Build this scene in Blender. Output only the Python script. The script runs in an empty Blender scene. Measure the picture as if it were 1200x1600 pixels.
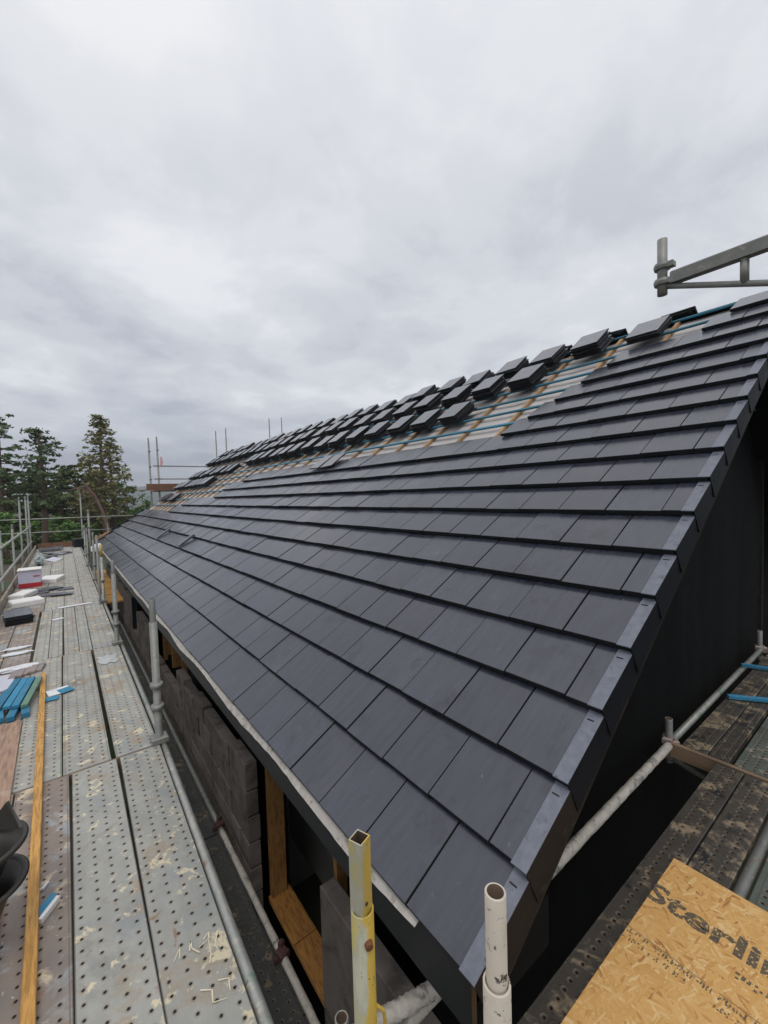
import bpy, math, random
from mathutils import Vector, Matrix
random.seed(7)
S = bpy.context.scene
COL = S.collection

# ------------------------------------------------------------------ camera, sky, sun, exposure
PITCH, ROLL, YAW, FPX = 0.04423401, -0.03015965, 0.65150389, 657.472
CAM = Vector((0, 0, 2.09))
_f = Vector((math.sin(YAW)*math.cos(PITCH), math.cos(YAW)*math.cos(PITCH), -math.sin(PITCH)))
_r0 = Vector((math.cos(YAW), -math.sin(YAW), 0)); _u0 = _r0.cross(_f)
_r = math.cos(ROLL)*_r0 + math.sin(ROLL)*_u0
_u = -math.sin(ROLL)*_r0 + math.cos(ROLL)*_u0
cd = bpy.data.cameras.new('camera'); cam = bpy.data.objects.new('camera', cd); COL.objects.link(cam)
cd.sensor_fit = 'VERTICAL'; cd.sensor_height = 36; cd.lens = 36*FPX/1600
cd.clip_start = 0.05; cd.clip_end = 8000
cam.matrix_world = Matrix(((_r.x, _u.x, -_f.x, CAM.x), (_r.y, _u.y, -_f.y, CAM.y), (_r.z, _u.z, -_f.z, CAM.z), (0, 0, 0, 1)))
S.camera = cam

SUN_EL, SUN_AZ = math.radians(62), math.radians(215)      # azimuth clockwise from +Y (behind the camera, left)
w = bpy.data.worlds.new('World'); S.world = w; w.use_nodes = True
nt = w.node_tree; nt.nodes.clear()
def N(t, **k):
    n = nt.nodes.new(t)
    for a, b in k.items(): setattr(n, a, b)
    return n
def L(a, b): nt.links.new(a, b)
def mth(op, a, b=None, c=None, clamp=False):
    n = N('ShaderNodeMath', operation=op, use_clamp=clamp)
    for i, v in enumerate((a, b, c)):
        if v is None: continue
        if isinstance(v, (int, float)): n.inputs[i].default_value = v
        else: L(v, n.inputs[i])
    return n.outputs[0]
def ramp(fac, stops, interp='LINEAR'):
    n = N('ShaderNodeValToRGB'); n.color_ramp.interpolation = interp
    e = n.color_ramp.elements
    while len(e) < len(stops): e.new(.5)
    for i, (p, c) in enumerate(stops):
        e[i].position = p; e[i].color = (*c, 1) if len(c) == 3 else c
    L(fac, n.inputs[0]); return n.outputs[0]
def mixc(f, a, b, blend='MIX'):
    n = N('ShaderNodeMix', data_type='RGBA', blend_type=blend)
    for i, v in ((0, f), (6, a), (7, b)):
        if isinstance(v, (int, float)): n.inputs[i].default_value = v
        elif isinstance(v, tuple): n.inputs[i].default_value = (*v, 1)
        else: L(v, n.inputs[i])
    return n.outputs[2]

tc = N('ShaderNodeTexCoord'); sp = N('ShaderNodeSeparateXYZ'); L(tc.outputs['Generated'], sp.inputs[0])
zc = mth('MAXIMUM', sp.outputs[2], 0.0)
den = mth('ADD', zc, 0.21)
cb = N('ShaderNodeCombineXYZ'); L(mth('DIVIDE', sp.outputs[0], den), cb.inputs[0]); L(mth('DIVIDE', sp.outputs[1], den), cb.inputs[1])
def noise(vec, scale, detail, rough, dist=0.0):
    n = N('ShaderNodeTexNoise'); n.inputs['Scale'].default_value = scale; n.inputs['Detail'].default_value = detail
    n.inputs['Roughness'].default_value = rough; n.inputs['Distortion'].default_value = dist
    L(vec, n.inputs['Vector']); return n.outputs['Fac']
mp = N('ShaderNodeMapping'); mp.inputs['Location'].default_value = (3.1, 1.7, 0); L(cb.outputs[0], mp.inputs[0])
big = noise(mp.outputs[0], 0.7, 3, .5, .3)
mid = noise(mp.outputs[0], 2.1, 9, .60, .22)
cl = mth('ADD', mth('MULTIPLY', big, .45), mth('MULTIPLY', mid, .55))
cloud = ramp(cl, [(.38, (.46, .485, .54)), (.455, (.58, .598, .64)), (.515, (.67, .683, .712)), (.60, (.81, .815, .83))], 'EASE')
cloud = mixc(ramp(zc, [(.25, (0, 0, 0)), (.75, (.62, .62, .62))]), cloud, (.655, .67, .70))
elev = ramp(zc, [(0, (.64, .68, .75)), (.08, (.73, .76, .81)), (.24, (.91, .92, .94)), (.60, (1.04, 1.035, 1.03)), (.80, (1.15, 1.14, 1.13)), (1, (1.5, 1.49, 1.47))])
mc = mixc(1.0, cloud, elev, 'MULTIPLY')
sky = N('ShaderNodeTexSky', sky_type='NISHITA'); sky.sun_disc = False
sky.sun_elevation = SUN_EL; sky.sun_rotation = SUN_AZ
b1 = N('ShaderNodeBackground'); b1.inputs[1].default_value = 0.08; L(sky.outputs[0], b1.inputs[0])
b2 = N('ShaderNodeBackground'); b2.inputs[1].default_value = 1.0; L(mc, b2.inputs[0])
ms = N('ShaderNodeMixShader'); ms.inputs[0].default_value = 0.92
L(b1.outputs[0], ms.inputs[1]); L(b2.outputs[0], ms.inputs[2])
wo = N('ShaderNodeOutputWorld'); L(ms.outputs[0], wo.inputs[0])

sd = bpy.data.lights.new('sun', 'SUN'); sun = bpy.data.objects.new('sun', sd); COL.objects.link(sun)
sd.energy = 0.9; sd.angle = math.radians(25); sd.color = (1, .97, .92)
_d = Vector((math.sin(SUN_AZ)*math.cos(SUN_EL), math.cos(SUN_AZ)*math.cos(SUN_EL), math.sin(SUN_EL)))
sun.rotation_euler = _d.to_track_quat('Z', 'Y').to_euler()
S.view_settings.view_transform = 'Standard'; S.view_settings.look = 'None'
S.view_settings.exposure = 0.28; S.view_settings.gamma = 1
S.cycles.max_bounces = 6

# ------------------------------------------------------------------ materials
def mat(name, c1, c2=None, scale=8, stretch=(1, 1, 1), rough=(.55, .75), metal=0.0, spec=.5, stains=(), bump=(60, .15),
        rand=0.0, island=0.0, detail=6, holes=None, rot=(0, 0, 0), mode=None):
    global nt
    m = bpy.data.materials.new(name); m.use_nodes = True; nt = m.node_tree; nt.nodes.clear()
    c2 = c2 or tuple(v*.75 for v in c1)
    tc = N('ShaderNodeTexCoord'); oi = N('ShaderNodeObjectInfo')
    off = N('ShaderNodeVectorMath', operation='SCALE'); off.inputs[0].default_value = (37.1, 17.3, 23.9); L(oi.outputs['Random'], off.inputs['Scale'])
    ad = N('ShaderNodeVectorMath', operation='ADD'); L(tc.outputs['Object'], ad.inputs[0]); L(off.outputs[0], ad.inputs[1])
    vec = ad.outputs[0]
    mp = N('ShaderNodeMapping'); mp.inputs['Scale'].default_value = stretch; mp.inputs['Rotation'].default_value = rot; L(vec, mp.inputs[0])
    n1 = noise(mp.outputs[0], scale, detail, .6)
    col = ramp(n1, [(.3, c1), (.7, c2)])
    rgh = mth('MULTIPLY_ADD', n1, rough[1]-rough[0], rough[0])
    if mode == 'osb':
        nn = N('ShaderNodeTexNoise'); nn.inputs['Scale'].default_value = 7
        L(vec, nn.inputs['Vector'])
        av = N('ShaderNodeVectorMath', operation='MULTIPLY_ADD'); L(nn.outputs['Color'], av.inputs[0]); av.inputs[1].default_value = (.06, .06, 0); L(vec, av.inputs[2])
        SR = [(0, (.36, .14, .04)), (.05, (.55, .27, .08)), (.13, (.66, .365, .11)), (.5, (.72, .42, .14)), (.85, (.77, .48, .18)), (1, (.86, .62, .31))]
        cols = []
        for rz_, sc_, st in ((.25, 62, (1.6, .28, 1)), (-.75, 54, (1.5, .30, 1)), (1.35, 68, (1.6, .30, 1))):
            vo = N('ShaderNodeTexVoronoi'); vo.inputs['Scale'].default_value = sc_
            mp2 = N('ShaderNodeMapping', vector_type='TEXTURE'); mp2.inputs['Scale'].default_value = tuple(1/v for v in st); mp2.inputs['Rotation'].default_value = (0, 0, rz_)
            L(av.outputs[0], mp2.inputs[0]); L(mp2.outputs[0], vo.inputs['Vector'])
            sx = N('ShaderNodeSeparateColor'); L(vo.outputs['Color'], sx.inputs[0])
            fib = noise(mp2.outputs[0], 90, 3, .7)
            cols.append((mixc(mth('MULTIPLY', fib, .30), ramp(sx.outputs[0], SR), (.40, .19, .06)), sx.outputs[1]))
        k1 = ramp(cols[1][1], [(.62, (0, 0, 0)), (.64, (1, 1, 1))]); k2 = ramp(cols[2][1], [(.70, (0, 0, 0)), (.72, (1, 1, 1))])
        col = mixc(.92, col, mixc(k2, mixc(k1, cols[0][0], cols[1][0]), cols[2][0]))
    if mode == 'worn':      # paint rubbed off one side of the post down to pale grey-green metal
        so = N('ShaderNodeSeparateXYZ'); L(tc.outputs['Object'], so.inputs[0])
        sd_ = mth('ADD', mth('MULTIPLY', so.outputs[0], .79), mth('MULTIPLY', so.outputs[1], -.61))
        q = mth('ADD', mth('MULTIPLY', sd_, 9.0), mth('MULTIPLY', n1, .55))
        col = mixc(ramp(q, [(.30, (0, 0, 0)), (.37, (1, 1, 1))]), ramp(n1, [(.35, (.46, .45, .34)), (.52, (.36, .36, .28)), (.66, (.46, .38, .12))]), col)
    if mode == 'wood':
        wv = N('ShaderNodeTexNoise'); wv.inputs['Scale'].default_value = scale*2.2; wv.inputs['Detail'].default_value = 4
        L(mp.outputs[0], wv.inputs['Vector'])
        col = mixc(ramp(wv.outputs['Fac'], [(.45, (0, 0, 0)), (.62, (.7, .7, .7))]), col, tuple(v*.55 for v in c2))
    for sc, ss, lo, hi in stains:
        f = noise(vec, ss, 8, .68, .4)
        a = ramp(f, [(lo, (0, 0, 0)), (hi, (1, 1, 1))])
        col = mixc(a, col, sc)
    if rand or island:
        src = oi.outputs['Random']
        if island:
            g = N('ShaderNodeNewGeometry'); src = g.outputs['Random Per Island']
        amt = island or rand
        k = mth('MULTIPLY_ADD', src, 2*amt, 1-amt)
        cbn = N('ShaderNodeCombineColor'); [L(k, cbn.inputs[i]) for i in range(3)]
        col = mixc(1.0, col, cbn.outputs[0], 'MULTIPLY')
        if island: rgh = mth('ADD', rgh, mth('MULTIPLY_ADD', src, .12, -.06))
    hgt = noise(mp.outputs[0], bump[0], 5, .6); bs = bump[1]; bd = .004
    if holes:
        px, ox, py, rad, wid = holes
        so = N('ShaderNodeSeparateXYZ'); L(tc.outputs['Object'], so.inputs[0])
        jx = mth('MULTIPLY_ADD', oi.outputs['Random'], .012, ox)
        fx = mth('SUBTRACT', mth('FRACT', mth('DIVIDE', mth('ADD', so.outputs[0], jx), px)), .5)
        fy = mth('SUBTRACT', mth('FRACT', mth('DIVIDE', so.outputs[1], py)), .5)
        dx = mth('MULTIPLY', fx, px); dy = mth('MULTIPLY', fy, py)
        d = mth('SQRT', mth('ADD', mth('MULTIPLY', dx, dx), mth('MULTIPLY', dy, dy)))
        inside = mth('LESS_THAN', mth('ABSOLUTE', so.outputs[0]), wid)
        hole = mth('MULTIPLY', mth('LESS_THAN', d, rad), inside)
        ring = mth('MULTIPLY', mth('SUBTRACT', 1.0, mth('DIVIDE', d, rad*2.2), clamp=True), inside)
        col = mixc(mth('MULTIPLY', mth('MULTIPLY', mth('LESS_THAN', d, rad*1.9), inside), .35), col, (.20, .13, .075))
        col = mixc(hole, col, (.006, .006, .006))
        groove = mth('LESS_THAN', mth('ABSOLUTE', mth('SUBTRACT', mth('ABSOLUTE', so.outputs[0]), wid+.004)), .003)
        col = mixc(mth('MULTIPLY', groove, .5), col, (.08, .07, .06))
        hgt = mth('ADD', hgt, mth('MULTIPLY', ring, -2.0)); hgt = mth('ADD', hgt, mth('MULTIPLY', groove, -1.0))
    bp = N('ShaderNodeBump'); bp.inputs['Strength'].default_value = bs; bp.inputs['Distance'].default_value = bd; L(hgt, bp.inputs['Height'])
    p = N('ShaderNodeBsdfPrincipled'); L(col, p.inputs['Base Color']); L(rgh, p.inputs['Roughness'])
    p.inputs['Metallic'].default_value = metal; p.inputs['Specular IOR Level'].default_value = spec
    L(bp.outputs[0], p.inputs['Normal'])
    o = N('ShaderNodeOutputMaterial'); L(p.outputs[0], o.inputs[0])
    return m

PEARL = (.62, .55, .42)
M = {}
M['tile'] = mat('slate_grey_concrete', (.026, .0278, .0415), (.040, .0430, .0605), 5, (1, 7, 1), rough=(.16, .26), spec=.80, island=.16,
                stains=[((.055, .058, .066), 2.2, .56, .78), ((.11, .113, .118), 34, .655, .74), ((.012, .013, .017), 3.5, .56, .72), ((.16, .16, .155), 110, .725, .75), ((.006, .006, .007), 30, .755, .765)], bump=(120, .05))
M['edge'] = mat('tile_shaded_edge', (.012, .0125, .015), (.018, .019, .022), 20, rough=(.6, .8), spec=.25, bump=(120, .3))  # near-black sides and chamfers: course and joint shadow painted into the colour
M['loose'] = mat('loose_tile_concrete', (.066, .070, .086), (.105, .110, .130), 9, rough=(.14, .24), spec=.85, rand=.18, bump=(180, .12))
M['cap'] = mat('verge_plastic', (.006, .007, .010), (.010, .0115, .0155), 12, rough=(.55, .7), spec=.10, bump=(150, .08))  # cap sides near-black: shade painted into the colour
M['capreflect'] = mat('verge_plastic_brown_reflection', (.030, .024, .019), (.020, .017, .015), 6, rough=(.7, .8), spec=.06, stains=[((.05, .04, .03), 12, .56, .68)], bump=(90, .15))  # brown reflected light painted into the two lowest caps
M['capflange'] = mat('verge_plastic_skylit', (.105, .115, .145), (.16, .17, .205), 30, rough=(.38, .5), stains=[((.06, .065, .08), 22, .60, .68)], bump=(150, .1))  # same plastic as the sides, sky reflection painted in as lighter grey
M['underlay'] = mat('roof_underlay', (.47, .44, .42), (.38, .355, .345), 6, rough=(.6, .8), bump=(14, .35))
M['lip'] = mat('eave_felt', (.52, .49, .45), (.36, .33, .30), 14, rough=(.6, .8), stains=[((.20, .17, .14), 16, .56, .68)], bump=(40, .5))
M['blue'] = mat('blue_treated_batten', (.022, .115, .18), (.035, .165, .235), 7, (1, .2, 1), rough=(.6, .8), stains=[((.06, .10, .05), 2.2, .60, .75)], rand=.25, bump=(60, .2))
M['blue2'] = mat('bright_blue_timber', (.018, .15, .27), (.035, .21, .34), 9, rough=(.6, .8), rand=.3, stains=[((.16, .17, .15), 7, .60, .68)], bump=(60, .25))
M['green'] = mat('green_treated_timber', (.10, .20, .15), (.15, .25, .18), 9, rough=(.6, .8))
M['rafter'] = mat('orange_softwood', (.36, .215, .10), (.26, .155, .075), 9, rough=(.6, .8), rand=.2)
M['timber'] = mat('yellow_pine', (.62, .34, .09), (.48, .24, .055), 5, (9, .8, 9), rough=(.55, .7), mode='wood', bump=(60, .15))
M['frame'] = mat('window_pine', (.34, .175, .055), (.25, .12, .035), 6, (4, 4, .8), rough=(.55, .7), mode='wood', stains=[((.05, .028, .012), 9, .64, .72)])
M['black'] = mat('black_membrane', (.003, .0033, .0037), (.0055, .006, .0065), 5, rough=(.6, .8), spec=.08, bump=(9, .5))
M['matt'] = mat('matt_black_board', (.006, .0065, .007), (.010, .0105, .011), 7, rough=(.9, .97), spec=.05, stains=[((.05, .05, .048), 60, .66, .70)], bump=(60, .2))
M['fascia'] = mat('black_fascia', (.0085, .011, .014), (.012, .015, .018), 8, rough=(.35, .5), spec=.3, stains=[((.05, .05, .05), 40, .70, .74)], bump=(90, .05))
M['barge'] = mat('brown_barge', (.030, .024, .019), (.020, .018, .015), 6, (1, 1, 1), rough=(.7, .85), spec=.1, stains=[((.055, .042, .03), 7, .58, .7)])
M['block'] = mat('concrete_block', (.165, .14, .125), (.115, .10, .09), 10, rough=(.85, .95), spec=.2, island=.22, stains=[((.075, .066, .06), 5, .50, .66), ((.20, .18, .165), 60, .64, .70)], bump=(70, 1.0))
M['mortar'] = mat('mortar', (.11, .10, .09), (.08, .072, .066), 20, rough=(.9, .95), spec=.2, bump=(80, .8))
M['galv'] = mat('galvanised_tube', (.265, .272, .252), (.36, .36, .335), 12, rough=(.38, .55), metal=.35, stains=[((.42, .39, .33), 18, .55, .64), ((.22, .12, .07), 6, .58, .70), ((.12, .20, .16), 5, .54, .68), ((.10, .10, .09), 40, .64, .70)], bump=(70, .3), rand=.15)
M['galvdark'] = mat('weathered_tube', (.175, .182, .17), (.26, .262, .24), 14, rough=(.45, .6), metal=.3, stains=[((.36, .31, .25), 20, .58, .68), ((.22, .13, .09), 7, .62, .72)], bump=(70, .4), rand=.15)
M['mortared'] = mat('mortar_caked_tube', (.50, .46, .40), (.36, .33, .29), 22, rough=(.75, .9), stains=[((.17, .17, .16), 12, .54, .62)], bump=(45, 1.0))
M['yellow'] = mat('yellow_painted_steel', (.53, .36, .06), (.44, .30, .055), 9, (2, 2, .8), rough=(.35, .5), mode='worn',
                  stains=[((.10, .09, .07), 34, .63, .67), ((.18, .085, .03), 11, .66, .74)], bump=(60, .15))
M['sqtube'] = mat('pale_square_tube', (.55, .38, .07), (.47, .33, .07), 9, (2, 2, .8), rough=(.35, .5), mode='worn', stains=[((.14, .11, .08), 20, .62, .68)], bump=(60, .15))
M['white'] = mat('white_painted_steel', (.58, .515, .43), (.50, .445, .37), 12, rough=(.35, .5), stains=[((.42, .34, .27), 6, .54, .70), ((.075, .065, .06), 21, .595, .615), ((.13, .10, .085), 60, .63, .65)], bump=(60, .15))
M['rust'] = mat('rust', (.22, .075, .025), (.10, .04, .02), 30, rough=(.8, .9), bump=(80, .8))
M['inside'] = mat('tube_inside', (.12, .075, .045), (.06, .04, .03), 20, rough=(.8, .9))
HO = (.074, .148, .066, .0072, .140)
M['plank'] = mat('galvanised_plank', (.385, .378, .34), (.295, .295, .272), 5, (1.6, .8, 1), rough=(.5, .68), metal=.1, rand=.10, holes=HO,
                 stains=[((.255, .272, .27), 2.3, .50, .66), ((.19, .17, .145), 1.3, .57, .70), ((.33, .25, .165), 3.6, .53, .66), ((.27, .175, .10), 11, .60, .70), ((.62, .54, .38), 8, .585, .625), ((.66, .57, .40), 30, .655, .685), ((.22, .17, .12), 42, .68, .70), ((.66, .60, .47), 2.0, .655, .672)], bump=(50, .25))
M['plankrust'] = mat('rusty_plank', (.30, .24, .20), (.22, .19, .17), 5, (1.6, .8, 1), rough=(.6, .75), metal=.1, rand=.10, holes=HO,
                 stains=[((.60, .50, .36), 5, .555, .63), ((.33, .345, .35), 2.6, .55, .62), ((.27, .14, .085), 9, .60, .68), ((.64, .56, .42), 28, .65, .68)], bump=(50, .3))
HD = (.06, .12, .05, .0075, .066)
M['plankdark'] = mat('dirty_wet_plank', (.075, .065, .052), (.045, .04, .034), 7, rough=(.35, .6), metal=.1, rand=.15, holes=HD,
                 stains=[((.27, .21, .14), 5.5, .52, .60), ((.02, .02, .02), 6, .56, .62), ((.55, .45, .32), 26, .68, .72)], bump=(60, .6))
M['plankgreen'] = mat('greenish_plank', (.12, .135, .115), (.085, .10, .085), 5, rough=(.4, .6), metal=.2, rand=.12, holes=(.06, .15, .05, .0075, .13),
                 stains=[((.34, .30, .22), 9, .60, .66), ((.05, .05, .045), 4, .55, .65)], bump=(60, .4))
M['ledge'] = mat('lower_plank', (.055, .058, .055), (.035, .037, .035), 7, rough=(.5, .7), rand=.1, holes=HO, stains=[((.17, .13, .09), 7, .57, .63), ((.26, .23, .19), 30, .68, .72)], bump=(60, .5))  # near-black base with brown and pale stains
M['osb'] = mat('oriented_strand_board', (.64, .37, .125), (.52, .27, .085), 9, rough=(.6, .75), mode='osb', bump=(40, .35), stains=[((.30, .13, .045), 16, .69, .72)])
M['osbedge'] = mat('strand_board_edge', (.40, .25, .11), (.25, .15, .07), 40, rough=(.8, .9))
M['ink'] = mat('worn_black_ink', (.075, .066, .052), (.16, .115, .065), 60, rough=(.7, .8), stains=[((.74, .47, .19), 70, .56, .61)], bump=(40, .2))
M['ply'] = mat('brown_plywood', (.40, .25, .17), (.31, .20, .145), 4, (5, .6, 1), rough=(.6, .75), mode='wood', bump=(40, .15), stains=[((.44, .36, .28), 3, .58, .72)])
M['board'] = mat('weathered_board', (.30, .20, .13), (.22, .15, .10), 5, (1, .3, 1), rough=(.7, .8), rand=.2, mode='wood')
M['brownboard'] = mat('brown_toe_board', (.20, .095, .05), (.15, .07, .04), 5, rough=(.6, .8))
M['foam'] = mat('white_foam', (.80, .78, .76), (.70, .68, .66), 10, rough=(.7, .85), bump=(60, .3))
M['paper'] = mat('white_plastic_film', (.74, .76, .78), (.60, .61, .63), 8, rough=(.35, .5), bump=(18, .6))
M['film'] = mat('clear_film', (.50, .52, .52), (.40, .41, .40), 12, rough=(.25, .4), bump=(18, .8))
M['lav'] = mat('pale_grey_sheet', (.55, .56, .64), (.50, .50, .57), 6, rough=(.5, .6))
M['card'] = mat('pale_carton', (.56, .55, .66), (.50, .49, .60), 4, rough=(.5, .65), bump=(30, .05))
M['cardtop'] = mat('white_carton_top', (.80, .78, .74), (.70, .68, .64), 6, rough=(.5, .65))
M['red'] = mat('red_print', (.50, .02, .04), (.40, .02, .03), 10, rough=(.45, .6))
M['bag'] = mat('blue_grey_plastic', (.26, .32, .34), (.38, .44, .45), 10, rough=(.3, .45), bump=(14, .8))
M['terra'] = mat('broken_tile_pieces', (.34, .26, .23), (.20, .19, .20), 9, rough=(.7, .85))
M['rubber'] = mat('black_rubber', (.020, .018, .015), (.032, .028, .022), 14, rough=(.4, .55), stains=[((.07, .05, .03), 8, .60, .72)], bump=(60, .2))
M['chalk'] = mat('cream_paint', (.74, .66, .48), (.64, .56, .42), 40, rough=(.8, .9))
M['coupler'] = mat('coupler_steel', (.34, .27, .24), (.24, .20, .18), 30, rough=(.5, .65), metal=.3, bump=(70, .6))
M['redcoupler'] = mat('red_brown_coupler', (.075, .028, .025), (.05, .024, .02), 30, rough=(.6, .7))
M['pink'] = mat('pink_tape', (.70, .35, .36), (.6, .3, .3), 10)
M['greencloth'] = mat('green_sheet', (.03, .22, .15), (.02, .15, .10), 6, rough=(.4, .5), bump=(12, .6))
M['inner'] = mat('grey_plasterboard', (.42, .41, .38), (.36, .35, .33), 5, rough=(.8, .9))
M['strip'] = mat('rusty_strip', (.24, .16, .11), (.15, .11, .085), 20, rough=(.7, .85), bump=(60, .4))
M['ground'] = mat('earth_ground', (.055, .042, .028), (.085, .06, .038), .35, rough=(.9, .95), stains=[((.035, .06, .02), .16, .47, .56)], bump=(6, .6))
M['bark'] = mat('pine_bark', (.16, .10, .075), (.09, .065, .05), 3, (3, 3, .6), rough=(.85, .95), bump=(10, .8))
M['redbark'] = mat('dead_red_bark', (.20, .115, .092), (.12, .075, .06), 3, (3, 3, .6), rough=(.85, .95), bump=(10, .8))
M['pine1'] = mat('pine_needles', (.075, .12, .05), (.13, .18, .075), .9, rough=(.6, .8), spec=.25, island=.45)
M['pine2'] = mat('brownish_needles', (.15, .155, .06), (.23, .21, .085), .9, rough=(.6, .8), spec=.25, island=.45)
M['dark'] = mat('dark_conifer', (.07, .105, .04), (.135, .16, .06), .7, rough=(.6, .8), spec=.25, island=.5)
M['leaf'] = mat('fresh_leaves', (.07, .145, .030), (.125, .215, .05), .8, rough=(.5, .7), spec=.3, island=.4)
M['hill'] = mat('far_hill_grass', (.055, .075, .06), (.04, .06, .05), .004, rough=(.95, 1), spec=0)
M['farroof'] = mat('far_slate_roof', (.16, .17, .19), None, 3)
M['farwall'] = mat('far_pale_wall', (.55, .55, .53), None, 3)

# ------------------------------------------------------------------ mesh helpers
class MB:
    def __init__(s): s.v = []; s.f = []; s.mi = []; s.cur = 0
    def add(s, vs, fs):
        b = len(s.v); s.v += [tuple(v) for v in vs]; s.f += [tuple(i+b for i in f) for f in fs]; s.mi += [s.cur]*len(fs); return s
    def frame(s, o, ax, ay, az, x, y, z, ch=0.0):
        """box on a local frame, x,y,z = (lo,hi); ch chamfers the top edge"""
        o = Vector(o); ax = Vector(ax); ay = Vector(ay); az = Vector(az)
        P = lambda a, b, c: o+ax*a+ay*b+az*c
        x0, x1 = x; y0, y1 = y; z0, z1 = z
        if ch:
            vs = [P(x0, y0, z0), P(x1, y0, z0), P(x1, y1, z0), P(x0, y1, z0), P(x0, y0, z1-ch), P(x1, y0, z1-ch), P(x1, y1, z1-ch), P(x0, y1, z1-ch),
                  P(x0+ch, y0+ch, z1), P(x1-ch, y0+ch, z1), P(x1-ch, y1-ch, z1), P(x0+ch, y1-ch, z1)]
            fs = [(3, 2, 1, 0), (0, 1, 5, 4), (1, 2, 6, 5), (2, 3, 7, 6), (3, 0, 4, 7), (4, 5, 9, 8), (5, 6, 10, 9), (6, 7, 11, 10), (7, 4, 8, 11), (8, 9, 10, 11)]
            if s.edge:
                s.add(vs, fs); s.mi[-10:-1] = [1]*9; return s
        else:
            vs = [P(x0, y0, z0), P(x1, y0, z0), P(x1, y1, z0), P(x0, y1, z0), P(x0, y0, z1), P(x1, y0, z1), P(x1, y1, z1), P(x0, y1, z1)]
            fs = [(3, 2, 1, 0), (0, 1, 5, 4), (1, 2, 6, 5), (2, 3, 7, 6), (3, 0, 4, 7), (4, 5, 6, 7)]
        return s.add(vs, fs)
    def box(s, x, y, z, ch=0.0): return s.frame((0, 0, 0), (1, 0, 0), (0, 1, 0), (0, 0, 1), x, y, z, ch)
    def rbox(s, c, size, rz=0, rx=0, ry=0, ch=0.0):
        R = Matrix.Rotation(rz, 3, 'Z') @ Matrix.Rotation(rx, 3, 'X') @ Matrix.Rotation(ry, 3, 'Y')
        a, b, d = (v/2 for v in size)
        return s.frame(c, R.col[0], R.col[1], R.col[2], (-a, a), (-b, b), (-d, d), ch)
    def tube(s, p0, p1, r, r1=None, seg=12, caps=True, jitter=0, rings=1):
        p0 = Vector(p0); p1 = Vector(p1); r1 = r if r1 is None else r1
        d = (p1-p0).normalized(); a = d.cross(Vector((0, 0, 1)) if abs(d.z) < .9 else Vector((1, 0, 0))).normalized(); b = d.cross(a)
        vs = []; fs = []
        for k in range(rings+1):
            t = k/rings; c = p0.lerp(p1, t); rr = r+(r1-r)*t
            for i in range(seg):
                an = 2*math.pi*i/seg; q = rr*(1+(random.uniform(-jitter, jitter) if jitter else 0))
                vs.append(c+a*math.cos(an)*q+b*math.sin(an)*q)
        for k in range(rings):
            for i in range(seg):
                j = (i+1) % seg; fs.append((k*seg+i, k*seg+j, (k+1)*seg+j, (k+1)*seg+i))
        if caps: fs.append(tuple(range(seg-1, -1, -1))); fs.append(tuple(rings*seg+i for i in range(seg)))
        return s.add(vs, fs)
    def pipe(s, p0, p1, r, ri, seg=20):
        """hollow tube open at p1"""
        p0 = Vector(p0); p1 = Vector(p1); d = (p1-p0).normalized()
        a = d.cross(Vector((0, 0, 1)) if abs(d.z) < .9 else Vector((1, 0, 0))).normalized(); b = d.cross(a)
        ring = lambda c, q: [c+a*math.cos(2*math.pi*i/seg)*q+b*math.sin(2*math.pi*i/seg)*q for i in range(seg)]
        dd = min(.12, (p1-p0).length*.8)
        vs = ring(p0, r)+ring(p1-d*.0015, r)+ring(p1, r-.0015)+ring(p1, ri)+ring(p1-d*dd, ri)
        n = seg; c0 = s.cur
        for k in range(4):
            s.cur = c0+1 if k == 3 and s.hollow else c0
            if k == 0: base = len(s.v); s.v += [tuple(v) for v in vs]
            for i in range(n):
                j = (i+1) % n; s.f.append((base+k*n+i, base+k*n+j, base+(k+1)*n+j, base+(k+1)*n+i)); s.mi.append(s.cur)
        s.f.append(tuple(base+4*n+i for i in range(n))); s.mi.append(s.cur); s.cur = c0
        return s
    hollow = False; edge = False
    def path(s, pts, r, seg=8):
        for a, b in zip(pts, pts[1:]): s.tube(a, b, r, seg=seg)
        return s
    def lathe(s, c, prof, seg=28):
        c = Vector(c); vs = []; fs = []
        for r, z in prof:
            for i in range(seg): vs.append(c+Vector((r*math.cos(2*math.pi*i/seg), r*math.sin(2*math.pi*i/seg), z)))
        for k in range(len(prof)-1):
            for i in range(seg):
                j = (i+1) % seg; fs.append((k*seg+i, k*seg+j, (k+1)*seg+j, (k+1)*seg+i))
        return s.add(vs, fs)
    def mesh(s, name, mats, origin=(0, 0, 0), smooth=False):
        o = Vector(origin); me = bpy.data.meshes.new(name)
        me.from_pydata([tuple(Vector(v)-o) for v in s.v] if o.length else s.v, [], s.f)
        for m in (mats if isinstance(mats, (list, tuple)) else [mats]): me.materials.append(m)
        for p, i in zip(me.polygons, s.mi): p.material_index = i
        if smooth:
            for p in me.polygons: p.use_smooth = len(p.vertices) == 4
        me.update(); return me
    def build(s, name, mats, parent=None, origin=None, smooth=False):
        if parent is not None: origin = world_of(parent)
        elif origin is None:
            n = len(s.v); origin = (sum(v[0] for v in s.v)/n, sum(v[1] for v in s.v)/n, min(v[2] for v in s.v))
        ob = bpy.data.objects.new(name, s.mesh(name, mats, origin, smooth)); COL.objects.link(ob)
        if parent is not None: ob.parent = parent
        else: ob.location = origin
        return ob
def world_of(o):
    p = Vector(o.location)
    while o.parent: o = o.parent; p += Vector(o.location)
    return p
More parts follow.
